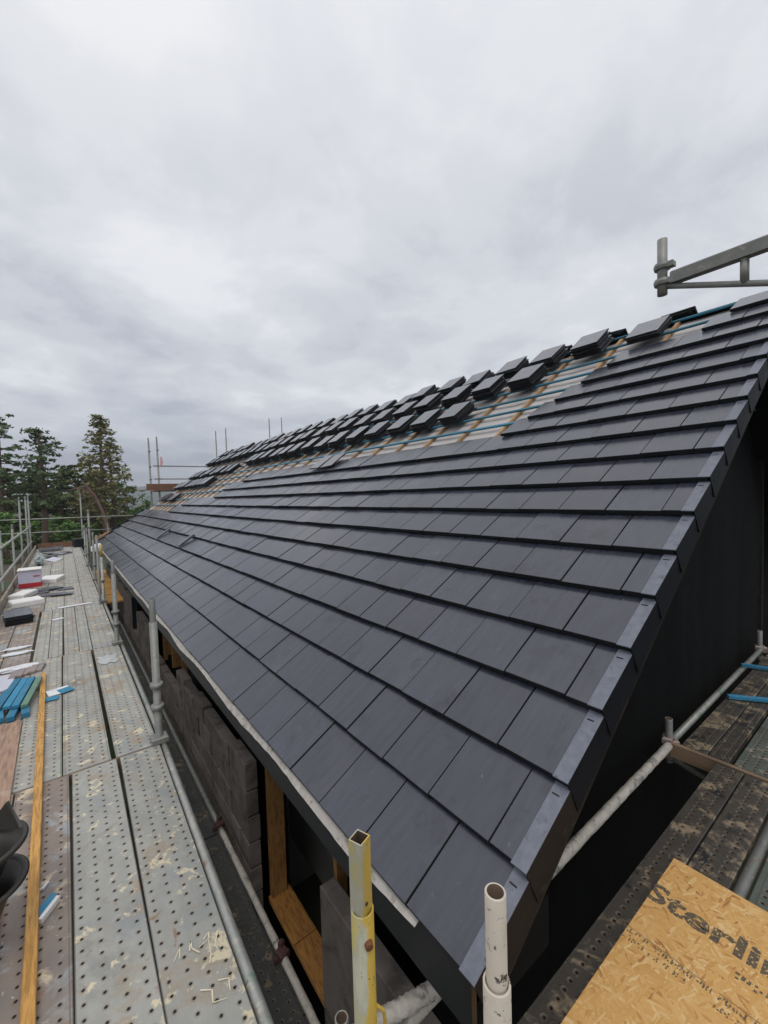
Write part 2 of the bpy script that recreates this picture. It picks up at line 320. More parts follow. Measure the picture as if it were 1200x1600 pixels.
def tag(o, label=None, cat=None, group=None, kind=None):
    if label: o['label'] = label
    if cat: o['category'] = cat
    if group: o['group'] = group
    if kind: o['kind'] = kind
    return o
def empty(name, loc, label, cat, group=None):
    o = bpy.data.objects.new(name, None); COL.objects.link(o); o.location = loc; o.empty_display_size = .1
    return tag(o, label, cat, group)
def copy_tree(o, parent=None):
    c = o.copy(); COL.objects.link(c); c.parent = parent
    for ch in [x for x in COL.objects if x.parent == o]: copy_tree(ch, c)
    return c
ORD = ['zeroth', 'first', 'second', 'third', 'fourth', 'fifth', 'sixth', 'seventh', 'eighth', 'ninth', 'tenth', 'eleventh', 'twelfth', 'thirteenth', 'fourteenth',
       'fifteenth', 'sixteenth', 'seventeenth', 'eighteenth', 'nineteenth', 'twentieth', 'twenty-first', 'twenty-second', 'twenty-third', 'twenty-fourth', 'twenty-fifth',
       'twenty-sixth', 'twenty-seventh', 'twenty-eighth', 'twenty-ninth', 'thirtieth']
U = random.uniform

# ------------------------------------------------------------------ roof frame
AL = 0.6173540; EX, EZ, VY, G, W = 0.86502, 0.68187, 0.77407, 0.312116, 0.307
O0 = 0.30437; YF = 18.01
SV = Vector((math.cos(AL), 0, math.sin(AL))); NV = Vector((-math.sin(AL), 0, math.cos(AL))); YV = Vector((0, 1, 0))
def rp(s, y, n=0.0): return Vector((EX, y, EZ))+SV*s+NV*n
RIDGE = 5.72

# ------------------------------------------------------------------ ground, hill, far house
GZ = -2.6
g = MB(); n = 60
import itertools
def gh(x, y):
    h = GZ
    if y > 26: h += .9*max(0, min(1, (y-26)/20))*max(0, min(1, (-x+2)/8))+0.06*math.sin(x*.9)+.05*math.sin(y*.7)
    return h
xs = [-3000, -400, -60]+[-30+i*1.5 for i in range(41)]+[60, 400, 3000]
ys = [-3000, -300, -30]+[-10+i*2 for i in range(46)]+[120, 400, 4000]
vs = [(x, y, gh(x, y)) for y in ys for x in xs]; nx = len(xs)
g.add(vs, [(j*nx+i, j*nx+i+1, (j+1)*nx+i+1, (j+1)*nx+i) for j in range(len(ys)-1) for i in range(nx-1)])
tag(g.build('ground', M['ground'], origin=(0, 0, 0)), kind='structure')
h = MB(); vs = []; NXH = 80
for j, (yy, k) in enumerate(((1150, 0), (1350, .45), (1550, .9), (1750, 1), (2100, .6), (2500, 0))):
    for i in range(NXH+1):
        x = -900+i*32
        e = 62*math.exp(-((x-330)/420)**2)+30*math.exp(-((x+500)/380)**2)+6*math.sin(x*.013)+3*math.sin(x*.041+j)
        vs.append((x, yy, GZ-4+max(0, e)*k))
h.add(vs, [(j*(NXH+1)+i, j*(NXH+1)+i+1, (j+1)*(NXH+1)+i+1, (j+1)*(NXH+1)+i) for j in range(5) for i in range(NXH)])
tag(h.build('hill', M['hill'], origin=(0, 1500, 0), smooth=True), kind='structure')

fh = empty('far_house', (8.2, 82, GZ), 'small pale house with grey pitched roof far behind the trees', 'house')
MB().box((6.9, 9.6), (80, 84), (GZ, .4)).build('wall', M['farwall'], fh)
r_ = MB(); r_.add([(6.7, 79.8, .35), (9.8, 79.8, .35), (9.8, 84.2, .35), (6.7, 84.2, .35), (6.9, 82, 1.7), (9.6, 82, 1.7)], [(0, 1, 5, 4), (1, 2, 5), (2, 3, 4, 5), (3, 0, 4), (3, 2, 1, 0)])
r_.build('roof', M['farroof'], fh)

# ------------------------------------------------------------------ the house
house = empty('house', (5.6, 9.4, GZ), 'long unfinished house with half tiled slate grey roof and black wrapped walls', 'house')
# laid tiles: end of each course along Y (where the tiling has got to)
ENDS = {0: YF, 1: YF, 2: YF, 3: YF, 4: YF, 5: YF, 6: VY+12.33, 7: VY+12.13, 8: VY+9.81, 9: VY+9.78, 10: VY+9.03, 11: VY+1.91, 12: VY+1.78, 13: VY+1.63, 14: VY+1.49, 15: VY+1.345, 16: VY+.62, 17: VY+.47}
t = MB(); t.edge = True; SL = .115
def tile_into(mb, s0, y0, y1, lift=0.0, rz=0.0, ch=.002, th=.030, ln=.378):
    o = rp(s0, (y0+y1)/2, lift)
    sv = (SV-NV*SL).normalized(); nv = (NV+SV*SL).normalized()
    if rz:
        sv2 = sv*math.cos(rz)+YV*math.sin(rz); yv2 = YV*math.cos(rz)-sv*math.sin(rz)
    else: sv2, yv2 = sv, YV
    hw = (y1-y0)/2
    mb.frame(o, -yv2, sv2, nv, (-hw, hw), (0, ln), (-th, 0), ch)
for k in range(18):
    y = VY+(.005); nxt = VY+O0 if k % 2 == 0 else VY+O0-W/2
    while y < ENDS[k]-.03:
        y1 = min(nxt, YF)
        tile_into(t, k*G+U(-.003, .003), y+.0024, y1-.0024, U(-.002, .004), U(-.006, .006))
        y = y1; nxt = y1+W
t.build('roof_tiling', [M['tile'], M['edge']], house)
# dry verge caps, near gable and far gable
for k in range(18):
    c = MB(); sv = (SV-NV*SL).normalized(); nv = (NV+SV*SL).normalized()
    o = rp(k*G-.006, VY, .004)
    # top flange (sky-lit grey painted in) and side apron flaring out at its lower end
    c.cur = 1; c.frame(o, -YV, sv, nv, (-.055, .006), (0, G*1.04), (-.001, .004), .0015)
    c.cur = 0
    P = lambda a, b, d: o-YV*a+sv*b+nv*d
    lo = .016; ln = G*1.05
    vs = [P(.006, .001, .0035), P(.006, ln, .0035), P(.006, ln, -.118), P(lo, -.012, -.125), P(-.001, .001, .003), P(-.001, ln, .003), P(-.001, ln, -.118), P(lo-.007, -.012, -.125)]
    c.add(vs, [(3, 2, 1, 0), (4, 5, 6, 7), (0, 1, 5, 4), (1, 2, 6, 5), (2, 3, 7, 6), (3, 0, 4, 7)])
    if k % 2 == 0 or k < 8:   # moulded nick near the head of the flange
        c.frame(o, -YV, sv, nv, (-.045, -.018), (G*.86, G*.875), (.0035, .0055))
    c.build('verge_cap', [M['capreflect'] if k < 2 else M['cap'], M['capflange']], house)
fv = MB()
for k in range(6):
    o = rp(k*G-.006, YF, .004); fv.frame(o, YV, SV, NV, (-.06, .012), (0, G*1.03), (-.12, .005))
fv.build('far_verge_trim', M['cap'], house)
# underlay, rafters, battens
u = MB()
NS, NYY = 40, 120
vs = []
for i in range(NS+1):
    s = .05+(RIDGE-.05)*i/NS
    for j in range(NYY+1):
        y = VY+.08+(YF-VY-.12)*j/NYY
        vs.append(rp(s, y, -.113-.012*abs(math.sin((y-1.76)/.588*math.pi))*U(.5, 1.2)))
u.add(vs, [(i*(NYY+1)+j, (i+1)*(NYY+1)+j, (i+1)*(NYY+1)+j+1, i*(NYY+1)+j+1) for i in range(NS) for j in range(NYY)])
# other slope, plain
for a, b in ((0, 1),):
    RX = EX+RIDGE*SV.x; RZ = EZ+RIDGE*SV.z
    q = lambda d, y, dz=0: (RX+d, y, RZ-.09-d*math.tan(AL)+dz)
    ob_ = MB().add([q(-.02, VY+.08), q(-.02, YF-.04), q(5.3, YF-.04), q(5.3, VY+.08)], [(0, 1, 2, 3)]); ob_.build('other_slope', M['matt'], house)
u.build('underlay', M['underlay'], house, smooth=True)
for i in range(28):
    y = 1.172+.588*i
    if y > YF-.1: break
    MB().frame(rp(0, y, 0), -YV, SV, NV, (-.019, .019), (.1, RIDGE-.03), (-.108, -.076)).build('rafter', M['rafter'], house)
for k in range(4, 18):
    s = (k+1.13)*G
    if s > RIDGE: continue
    y1 = YF-.02
    MB().frame(rp(s, 0, 0), -YV, SV, NV, (-y1, -(VY+.03)), (-.019, .019), (-.0755, -.055), .002).build('batten', M['blue'], house)
# eave: felt lip, fascia, soffit; barge, verge soffit
lp = MB(); y = 1.03; rows = []
rr = random.Random(3)
wob = [(rr.uniform(.3, 1), rr.uniform(1.1, 6.5), rr.uniform(0, 6)) for _ in range(5)]
while y < YF-.05:
    wv = sum(a*math.sin(b*y+c) for a, b, c in wob)/3
    d = .030+.016*wv+rr.uniform(-.003, .003)
    if rr.random() < .02: d *= .6
    d = max(.012, d)*min(1, .25+(y-1.03)*2.4)
    o_ = .004+.010*d/.06+.004*wv
    rows.append([(EX+.016, y, EZ-.030), (EX+.006, y, EZ-.033), (EX+.002-o_*.5, y, EZ-.034-d*.5), (EX-o_, y, EZ-.030-d)])
    y += .05
lp.add([v for r0 in rows for v in r0], [(i*4+j, (i+1)*4+j, (i+1)*4+j+1, i*4+j+1) for i in range(len(rows)-1) for j in range(3)])
lo_ = lp.build('eave_felt_lip', M['lip'], house)
so = lo_.modifiers.new('thickness', 'SOLIDIFY'); so.thickness = .003
MB().box((EX+.018, EX+.040), (VY+.03, YF), (.470, EZ-.028), .002).build('fascia', M['fascia'], house)
MB().box((EX+.041, 1.32), (VY+.05, YF-.02), (.478, .490)).build('soffit', M['matt'], house)
MB().frame(rp(0, VY, 0), -YV, SV, NV, (-.034, -.012), (.03, RIDGE), (-.20, -.055)).build('barge_board', M['barge'], house)
MB().frame(rp(0, VY, 0), -YV, SV, NV, (-.70, -.040), (.05, RIDGE), (-.205, -.190)).build('verge_soffit', M['matt'], house)
be = MB(); be.add([(EX+.042, VY+.036, .465), (1.30, VY+.036, .465), (1.30, VY+.036, .66), (EX+.042, VY+.036, .55)], [(0, 1, 2, 3)])
be.add([(EX+.042, VY+.036, .464), (1.30, VY+.036, .464), (1.30, 1.44, .464), (EX+.042, 1.44, .464)], [(3, 2, 1, 0)])
be.add([(1.301, VY+.036, .464), (1.301, 1.44, .464), (1.301, 1.44, .80), (1.301, VY+.036, .80)], [(0, 1, 2, 3)])
be.build('box_end', M['matt'], house)
# gable wall (black membrane, softly creased)
gm = MB(); NX = 190; NZ = 40
GX1 = 7.62
vs = []
for i in range(NX+1):
    x = 1.28+(GX1-1.28)*i/NX
    s = (x-EX)/SV.x
    zt = min(EZ+s*SV.z-.22, 3.0+.25*math.sin(x*2.2))
    if x > RX: zt = min(3.0, RZ-.25-(x-RX)*math.tan(AL))
    for j in range(NZ+1):
        z = GZ+(zt-GZ)*j/NZ
        vs.append((x, 1.45+.006*math.sin(x*5+.6*z)+.0025*math.sin(x*13.7-z*1.1)+.012*math.sin(z*2.1+x)-.008*((x*.42+.03*math.sin(z*3)) % 1.0)+.004*math.sin((x+z)*19)*max(0, math.sin(x*1.9+z)), z))
gm.add(vs, [(i*(NZ+1)+j, (i+1)*(NZ+1)+j, (i+1)*(NZ+1)+j+1, i*(NZ+1)+j+1) for i in range(NX) for j in range(NZ)])
gm.build('gable_membrane', M['black'], house, smooth=True)
gw = MB(); gw.add([(1.28, 1.62, GZ), (10.3, 1.62, GZ), (10.3, 1.62, .5), (RX, 1.62, RZ-.28), (1.28, 1.62, .7)], [(0, 1, 2, 3, 4)])
gw.build('gable_sheathing', M['black'], house)
MB().box((7.66, 7.74), (1.44, 1.60), (GZ, 2.6)).build('gable_post', M['barge'], house)
MB().box((6.9, 10.3), (1.52, 1.60), (2.2, 3.9)).build('gable_sheathing', M['matt'], house)
MB().frame(rp(0, 1.30, 0), -YV, SV, NV, (-.10, -.05), (4.6, RIDGE), (-.42, -.21)).build('gable_rafter', M['brownboard'], house)
gs = MB(); gs.add([(6.35, 1.36, 2.98), (7.25, 1.36, 2.95), (7.3, 1.34, 3.55), (6.9, 1.34, 3.5), (6.3, 1.34, 3.3)], [(0, 1, 2, 3, 4)])
gs.build('green_sheet', M['greencloth'], house)
# long wall: timber frame wrapped in black, with openings
fr = MB()
XW = 1.33
for y0, y1, z0, z1 in ((1.45, 2.25, GZ, .5), (2.25, 3.50, GZ, -1.46), (3.50, 6.6, GZ, .5), (6.6, 8.45, GZ, -.62), (8.45, YF-.1, GZ, .5), (2.25, 3.5, .25, .5), (6.6, 8.45, .30, .5)):
    fr.box((XW, XW+.14), (y0+.002, y1-.002), (z0, z1))
fr.build('frame_wall', M['black'], house)
MB().box((1.95, 2.03), (1.7, 4.58), (-1.95, .45)).build('inner_partition', M['inner'], house)
MB().box((2.9, 3.0), (4.72, YF-.3), (GZ, .45)).build('inner_partition', M['inner'], house)
MB().box((1.5, 2.88), (4.6, 4.7), (GZ, .45)).build('inner_cross_wall', M['inner'], house)
wf = empty('window_lining', (1.35, 3.0, -1.46), None, None); wf.parent = house; wf.location = Vector((1.35, 3.0, -1.46))-Vector(house.location)
def wpart(mb, nm, m):
    ob = bpy.data.objects.new(nm, mb.mesh(nm, m, (1.35, 3.0, -1.46))); COL.objects.link(ob); ob.parent = wf; return ob
wpart(MB().box((1.275, 1.415), (3.44, 3.488), (-1.40, .24), .003), 'jamb', M['frame'])
wpart(MB().box((1.262, 1.44), (2.26, 2.30), (-1.40, .24), .003), 'jamb', M['frame'])
M['sill'] = mat('stained_pine_sill', (.40, .19, .05), (.29, .13, .03), 6, (4, .8, 4), rough=(.5, .65), mode='wood', stains=[((.05, .025, .01), 13, .66, .70)])
wpart(MB().box((1.262, 1.455), (2.98, 3.49), (-1.455, -1.405), .003), 'sill', M['sill'])
wpart(MB().box((1.262, 1.455), (2.26, 2.972), (-1.455, -1.405), .003), 'sill', M['sill'])
MB().box((1.27, 1.42), (8.10, 8.15), (-.7, .3), .003).build('window_jamb', M['frame'], house)
MB().box((1.27, 1.42), (6.62, 6.67), (-.7, .3), .003).build('window_jamb', M['frame'], house)
MB().box((1.27, 1.40), (7.35, 7.40), (-.6, .3), .003).build('window_jamb', M['frame'], house)
# block leaf, being built up: each stretch of wall is one part
def block_wall(y0, y1, top, bottom=GZ, jig=0.03, bh=.215):
    m = MB(); m.cur = 1; m.box((1.125, 1.187), (y0+.034, y1-.034), (bottom, top-.05)); m.cur = 0
    z = top; c = 0
    loose = jig > .05
    while z > bottom:
        zb = max(bottom, z-bh); y = y0-(.0 if c % 2 == 0 else .225); bl = .44 if bh < 1 else 1.5
        while y < y1-.02:
            a = max(y, y0); b = min(y+bl, y1)
            if b-a > .04:
                dz = U(-jig, jig*.3) if c == 0 else 0; dx = U(-.004, .004) if not (loose and c < 2) else U(-.012, .012)
                gp = .010 if loose and c < 2 else .004
                m.box((1.105+dx, 1.205+dx), (a+gp, b-gp), (zb+.004, z-.004+dz), .004)
            y += bl+.01
        z -= bh+.01; c += 1
    return m.build('block_wall', [M['block'], M['mortar']], house)
block_wall(.98, 2.20, -.215, bh=1.15)
block_wall(3.46, 6.2, -.165, jig=.09)
block_wall(6.21, 8.18, -.55)
block_wall(8.19, 10.05, -.19)
block_wall(10.06, 10.85, -.75)
block_wall(10.86, YF-.2, -.08)
block_wall(2.21, 3.45, -1.56)
MB().box((1.108, 1.21), (10.77, 10.855), (-1.0, -.05)).build('cavity_closer', M['fascia'], house)

# ------------------------------------------------------------------ loose tiles stacked on the battens
tm = MB(); tm.edge = True
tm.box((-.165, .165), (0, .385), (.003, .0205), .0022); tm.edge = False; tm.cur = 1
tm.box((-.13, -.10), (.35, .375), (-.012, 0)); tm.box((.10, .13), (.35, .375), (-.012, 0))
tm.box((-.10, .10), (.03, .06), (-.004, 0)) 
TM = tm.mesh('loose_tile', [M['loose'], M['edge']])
RM = Matrix(((0, SV.x, NV.x), (-1, SV.y, NV.y), (0, SV.z, NV.z)))
rows = []
def row(tagname, s, y0, y1, step, nt_, jit=.02, skip=()):
    y = y0; i = 0
    while y < y1:
        if i not in skip: rows.append((tagname, i+1, s+U(-.03, .03), y+U(-jit, jit), nt_ if isinstance(nt_, int) else random.choice(nt_)))
        y += step; i += 1
row('ridge row', 5.22, VY+1.20, YF-.5, .592, (6, 6, 7, 5))
row('middle row', 4.66, VY+2.43, YF-.4, .592, (6, 6, 7))
row('lowest row', 4.02, VY+3.17, VY+11.3, .590, (6, 7, 6))
row('lowest row', 3.72, VY+11.75, YF-.3, .590, (5, 6)); 
# number the lowest row straight through
k_ = 0
for i, r0 in enumerate(rows):
    if r0[0] == 'lowest row': k_ += 1; rows[i] = (r0[0], k_, *r0[2:])
row('short far row', 3.12, VY+12.45, YF-.3, .46, (5, 6))
row('far gable row', 2.42, VY+14.5, YF-.2, .42, (1, 2, 3))
rows[0] = (*rows[0][:4], 4); 
tiles = []
for nm, i, s, y, cnt in rows:
    base = .0; tw = U(-.07, .07); dx = U(-.02, .02)
    for j in range(cnt):
        tiles.append((nm, i, cnt-j, rp(s+U(-.014, .014)-.003*j, y+U(-.014, .014)+dx*j*.25, -.046+j*.0224), tw+U(-.045, .045)))
tiles.sort(key=lambda q: (q[3]-CAM).length)
def place(ob, P, tw):
    ob.matrix_world = Matrix.Translation(P) @ RM.to_4x4() @ Matrix.Rotation(tw, 4, 'Z')
WORD = {'ridge row': 'ridge row', 'middle row': 'middle row', 'lowest row': 'lowest row', 'short far row': 'short far row', 'far gable row': 'far gable row'}
for nm, i, j, P, tw in tiles[:290]:
    ob = bpy.data.objects.new('loose_tile', TM); COL.objects.link(ob); place(ob, P, tw)
    tag(ob, f"grey roof tile, {ORD[j]} from top, {ORD[i]} stack from near end, {WORD[nm]}", 'roof tile', 'loose roof tiles stacked on the battens')
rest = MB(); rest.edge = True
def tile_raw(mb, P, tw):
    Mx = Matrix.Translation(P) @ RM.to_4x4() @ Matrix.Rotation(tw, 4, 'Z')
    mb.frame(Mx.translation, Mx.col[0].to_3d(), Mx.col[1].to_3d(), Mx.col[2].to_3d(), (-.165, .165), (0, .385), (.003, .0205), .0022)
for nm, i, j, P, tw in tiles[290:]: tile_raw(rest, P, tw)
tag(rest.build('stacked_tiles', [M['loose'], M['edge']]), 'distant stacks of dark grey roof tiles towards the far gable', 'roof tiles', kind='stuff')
# tiles peeping over the ridge from the other slope
RM2 = Matrix(((0, -SV.x, SV.z), (1, 0, 0), (0, SV.z, SV.x)))
for q, y in enumerate((1.78, 2.52, 3.20, 3.92, 4.6)):
    for j in range(2):
        ob = bpy.data.objects.new('loose_tile', TM); COL.objects.link(ob)
        P = Vector((RX+.36, y, RZ-.36*math.tan(AL)+.03+.024*j))
        ob.matrix_world = Matrix.Translation(P) @ RM2.to_4x4() @ Matrix.Rotation(U(-.06, .06), 4, 'Z')
        tag(ob, f"{'upper' if j else 'lower'} dark tile peeping over the ridge, {ORD[q+1]} such pair from near end", 'roof tile', 'tiles peeping over the ridge')
for y, nmw, tw in ((VY+5.30, 'nearer', .10), (VY+5.72, 'farther', -.03)):
    ob = bpy.data.objects.new('loose_tile', TM); COL.objects.link(ob); place(ob, rp(3.20, y, .012), tw)
    tag(ob, f"{nmw} of two single grey tiles laid loose on the top finished course", 'roof tile', 'loose tiles on the finished course')
for y, nmw in ((VY+7.52, 'nearer'), (VY+9.72, 'farther')):
    m = MB(); m.frame(rp(.95, y, 0), -YV, SV, NV, (-.035, .035), (0, .33), (-.005, .045), .012)
    tag(m.build('tile_offcut', M['loose']), f'{nmw} dark tile strip laid up the slope on the lower courses', 'tile strip', 'tile strips on the lower courses')

# ------------------------------------------------------------------ left scaffold deck
PM = {}
def plank(xc, wd, y0, y1, z, m, label, along='y', th=.05, group='perforated steel scaffold planks'):
    L_ = y1-y0; key = (round(wd, 3), round(L_, 2), m, th)
    if key not in PM:
        mb = MB(); hw = wd/2
        mb.box((-hw, hw), (-L_/2+.006, L_/2-.006), (-th, 0), .004)
        PM[key] = mb.mesh('scaffold_plank', M[m])
    ob = bpy.data.objects.new('scaffold_plank', PM[key]); COL.objects.link(ob)
    if along == 'y': ob.location = (xc, (y0+y1)/2, z); ob.rotation_euler = (0, 0, 0)
    else: ob.location = ((y0+y1)/2, xc, z); ob.rotation_euler = (0, 0, math.pi/2)
    tag(ob, label, 'plank', group); return ob
YB = [.80, 4.02, 7.24, 10.50, 13.72, 16.94, 20.16, 25.1]
BAYW = ['nearest', 'second', 'third', 'fourth', 'fifth', 'sixth', 'farthest']
def bay_edges(b):
    if b == 0: return [(.528, .238), (.230, -.062), (-.070, -.380), (-.388, -.70), (-.708, -1.02)]
    if b == 1: return [(.550, .245), (.212, -.100), (-.112, -.415), (-.425, -.73), (-.74, -1.04)]
    if b == 2: return [(.550, .245), (.235, .09), (.082, -.085), (-.105, -.255), (-.262, -.42), (-.455, -.74), (-.75, -1.05)]
    return [(.550, .248), (.240, -.07), (-.078, -.39), (-.40, -.71), (-.72, -1.04)]
for b in range(7):
    for c, (xa, xb) in enumerate(bay_edges(b)):
        m = 'plank'
        if (b == 0 and c in (2,)) or (b == 1 and c in (3, 4)) or (b == 2 and c in (5, 6)) or (b == 3 and c == 3): m = 'plankrust'
        kind = 'brown stained' if m == 'plankrust' else 'grey'
        o = plank((xa+xb)/2, xa-xb, YB[b]+.008, YB[b+1]-.008, U(-.004, .003), m,
              f"{kind} perforated steel plank, {ORD[c+1]} from the house side, {BAYW[b]} bay of left walkway")
        o.rotation_euler = (U(-.0006, .0006), U(-.006, .006), (-.019, -.009, -.002, 0, 0)[c] if b == 0 else U(-.0012, .0012))
for b in range(1, 8):
    m = MB().box((-1.3, .60), (YB[b]-.007, YB[b]+.007), (-.095, -.004))
    tag(m.build('scaffold_transom', M['strip']), f'steel transom crossing under the plank joint, {ORD[b]} along the left walkway', 'transom', 'transoms under the left walkway')
# scrawl of paint on the nearest plank
pts = [[(.295, 2.051), (.329, 2.102), (.318, 2.048)], [(.361, 2.056), (.376, 2.100), (.373, 2.06), (.396, 2.02)], [(.425, 2.068), (.455, 2.092), (.443, 2.046), (.438, 1.986), (.421, 1.942)], [(.40, 2.045), (.46, 2.06)], [(.491, 2.071), (.462, 2.01), (.47, 1.95)], [(.36, 1.86), (.40, 1.83), (.39, 1.78), (.44, 1.76)], [(.43, 1.85), (.47, 1.83), (.46, 1.78)]]
for half, lab in ((pts[:5], 'cream hand painted zigzag scrawl near the middle of the nearest walkway plank'), (pts[5:], 'cream scribble at the bottom frame edge on the walkway plank')):
  sc = MB()
  for st in half:
    for (a, b), (c_, d) in zip(st, st[1:]):
        dv = Vector((c_-a, d-b, 0)); nn = Vector((-dv.y, dv.x, 0)).normalized()*U(.0018, .0034)
        A = Vector((a, b, .0062)); B = Vector((c_, d, .0062)); sc.add([A-nn, A+nn, B+nn*.7, B-nn*.7], [(0, 3, 2, 1)])
  tag(sc.build('paint_scrawl', M['chalk']), lab, 'paint mark')
# edge ledger tubes
for b in range(7):
    m = MB().tube((.528 if b == 0 else .590, YB[b]+.03, -.02), (.590, YB[b+1]-.03, -.02), .025, seg=16, rings=10, jitter=.03)
    tag(m.build('ledger_tube', M['galv'], smooth=True), f'grey ledger tube along the house edge of left walkway, {BAYW[b]} bay', 'scaffold tube', 'ledger tubes beside the house')
# standards on the house side
def standard(x, y, z0, z1, label, collars=(), r=.031, top=None, mt='galvdark', lean=0, spig=.2, cat='scaffold pole', group='scaffold standards', base=True):
    e = empty('scaffold_standard', (x, y, z0), label, cat, group)
    zt = z1-spig if spig else z1
    mb = MB(); mb.hollow = False
    mb.tube((x, y, z0), (x+lean*.8, y, zt), r, seg=14); mb.build('post', M[mt], e, smooth=True)
    if spig:
        mb = MB(); mb.hollow = True; mb.pipe((x+lean*.8, y, zt-.01), (x+lean, y, z1), r*.80, r*.66)
        mb.build('spigot', [M[mt], M['inside']], e, smooth=True)
    for cz in collars:
        mb = MB(); mb.lathe((x, y, cz), [(r*1.02, -.022), (r*1.62, -.018), (r*1.72, 0), (r*1.62, .018), (r*1.02, .022)], 16)
        mb.build('collar', M['galvdark'], e, smooth=True)
    if base:
        mb = MB(); mb.rbox((x, y, .03), (.13, .12, .05), ch=.01); mb.build('cup', M['galvdark'], e)
    return e
standard(.565, 4.05, GZ, 1.25, 'grey scaffold post with two collars in front of the eave, nearest grey one', (.50, .31))
standard(.535, 7.25, GZ, 1.24, 'grey scaffold post with red rust patch, second grey one along the eave', (.48, .30))
standard(.585, 10.5, GZ, 1.20, 'slim scaffold post with yellow top, third along the eave', (.45,), r=.026, mt='galv')
standard(.51, 10.3, GZ, 1.42, 'slim bare grey tube beside the yellow topped post', (), r=.022, spig=0, base=False)
standard(.60, 13.7, GZ, 1.28, 'distant grey post between the yellow topped post and the walkway end', (.4,), r=.028)
standard(.58, 16.94, GZ, 1.25, 'farther grey post on house side, next before the walkway end', (.4,), r=.028)
standard(.62, 20.16, GZ, 1.2, 'faraway grey post on house side near the dark crate', (.4,), r=.03)
mb = MB(); mb.tube((.585, 10.5, .95), (.585, 10.5, 1.205), .0275, seg=12)
ye = mb.build('yellow_sleeve', M['yellow'], smooth=True); tag(ye, 'short yellow painted sleeve on top of a slim eave post', 'pole sleeve')
# lower inside ledge
for b in range(7):
    plank(.85, .29, YB[b], YB[b+1]-.01, -1.03, 'ledge', f'dark lower plank between walkway and wall, {BAYW[b]} bay', group='lower ledge planks')
    mm = 'mortared' if b == 0 else 'galvdark'
    m = MB().tube((1.022, YB[b], -1.0), (1.022, YB[b+1]-.02, -1.0), .021 if b else .023, seg=12, rings=40 if b == 0 else 6, jitter=.12 if b == 0 else .03)
    tag(m.build('ledger_tube', M[mm], smooth=True), f'lower tube beside the block wall, {BAYW[b]} bay', 'scaffold tube', 'lower ledger tubes')
for y in (2.62, 4.05, 7.25):
    m = MB(); m.rbox((1.022, y, -.985), (.07, .075, .06), rz=.3, ch=.012); m.rbox((1.03, y+.03, -.95), (.035, .03, .05), rz=.5, ch=.006); m.rbox((.985, y, -1.0), (.05, .03, .03))
    tag(m.build('tube_coupler', M['redcoupler'], smooth=False), f"red brown coupler on the lower tube, {dict([(2.62,'nearest'),(4.05,'second'),(7.25,'farthest')])[y]} of three", 'coupler', 'couplers on the lower tube')
# yellow telescopic post
e = empty('telescopic_post', (.605, .945, GZ), 'yellow scaffold post with pale square inner tube and rusty bolt', 'scaffold pole')
mb = MB(); mb.hollow = True; mb.pipe((.600, .948, GZ), (.603, .945, .945), .0318, .027, 24); mb.build('sleeve', [M['yellow'], M['inside']], e, smooth=True)
mb = MB(); a_ = .0215; ai = .0180
R2 = Matrix.Rotation(.35, 3, 'Z'); cx, cy = .601, .945
def sq(h, z): return [Vector((cx, cy, z))+R2 @ Vector((sx*h, sy*h, 0)) for sx, sy in ((-1, -1), (1, -1), (1, 1), (-1, 1))]
V_ = sq(a_, .5)+sq(a_, 1.148)+sq(ai, 1.148)+sq(ai, .9)
mb.add(V_[:8], [(0, 1, 5, 4), (1, 2, 6, 5), (2, 3, 7, 6), (3, 0, 4, 7)]); mb.add(V_[4:12], [(0, 1, 5, 4), (1, 2, 6, 5), (2, 3, 7, 6), (3, 0, 4, 7)])
mb.cur = 1; mb.add(V_[8:16], [(4, 5, 1, 0), (5, 6, 2, 1), (6, 7, 3, 2), (7, 4, 0, 3), (4, 5, 6, 7)])
mb.build('inner_tube', [M['sqtube'], M['inside']], e)
mb = MB(); mb.tube((.600, .916, .870), (.596, .903, .868), .0125, .0105, seg=10); mb.tube((.603, .945, .870), (.600, .914, .870), .008, seg=8); mb.build('bolt', M['rust'], e)
mb = MB(); mb.tube((.602, .9235, .975), (.6025, .9195, .975), .005, seg=10); mb.build('pin_hole', M['inside'], e)
mb = MB(); mb.path([(.628, .93, .655), (.646, .92, .635), (.650, .918, .60), (.640, .92, .54)], .005); mb.build('handle', M['yellow'], e)
# white telescopic post
e = empty('telescopic_post', (.762, .612, GZ), 'white chipped scaffold post with open oval tube end at roof corner', 'scaffold pole')
mb = MB(); mb.hollow = True; mb.pipe((.758, .610, GZ), (.761, .612, .925), .0328, .027, 24); mb.build('sleeve', [M['white'], M['inside']], e, smooth=True)
mb = MB(); mb.hollow = True; mb.pipe((.761, .612, .6), (.768, .617, 1.140), .0252, .0200, 24); mb.build('inner_tube', [M['white'], M['inside']], e, smooth=True)
mb = MB(); mb.tube((.766, .592, .955), (.7665, .5885, .955), .0042, seg=10); mb.build('pin_hole', M['inside'], e)
# mortar caked stub and short tube under the corner
m = MB(); m.tube((1.15, 1.211, .045), (.55, 1.34, .055), .029, .031, seg=18, rings=60, jitter=.2)
tag(m.build('scaffold_tube', M['mortared'], smooth=True), 'tube caked with white mortar poking under the eave corner', 'scaffold tube')
m = MB(); m.hollow = True; m.pipe((.79, 1.42, GZ), (.79, 1.42, -.02), .028, .022)
tag(m.build('scaffold_tube', [M['galv'], M['inside']], smooth=True), 'short upright tube end beside the foot of the yellow post', 'scaffold tube')

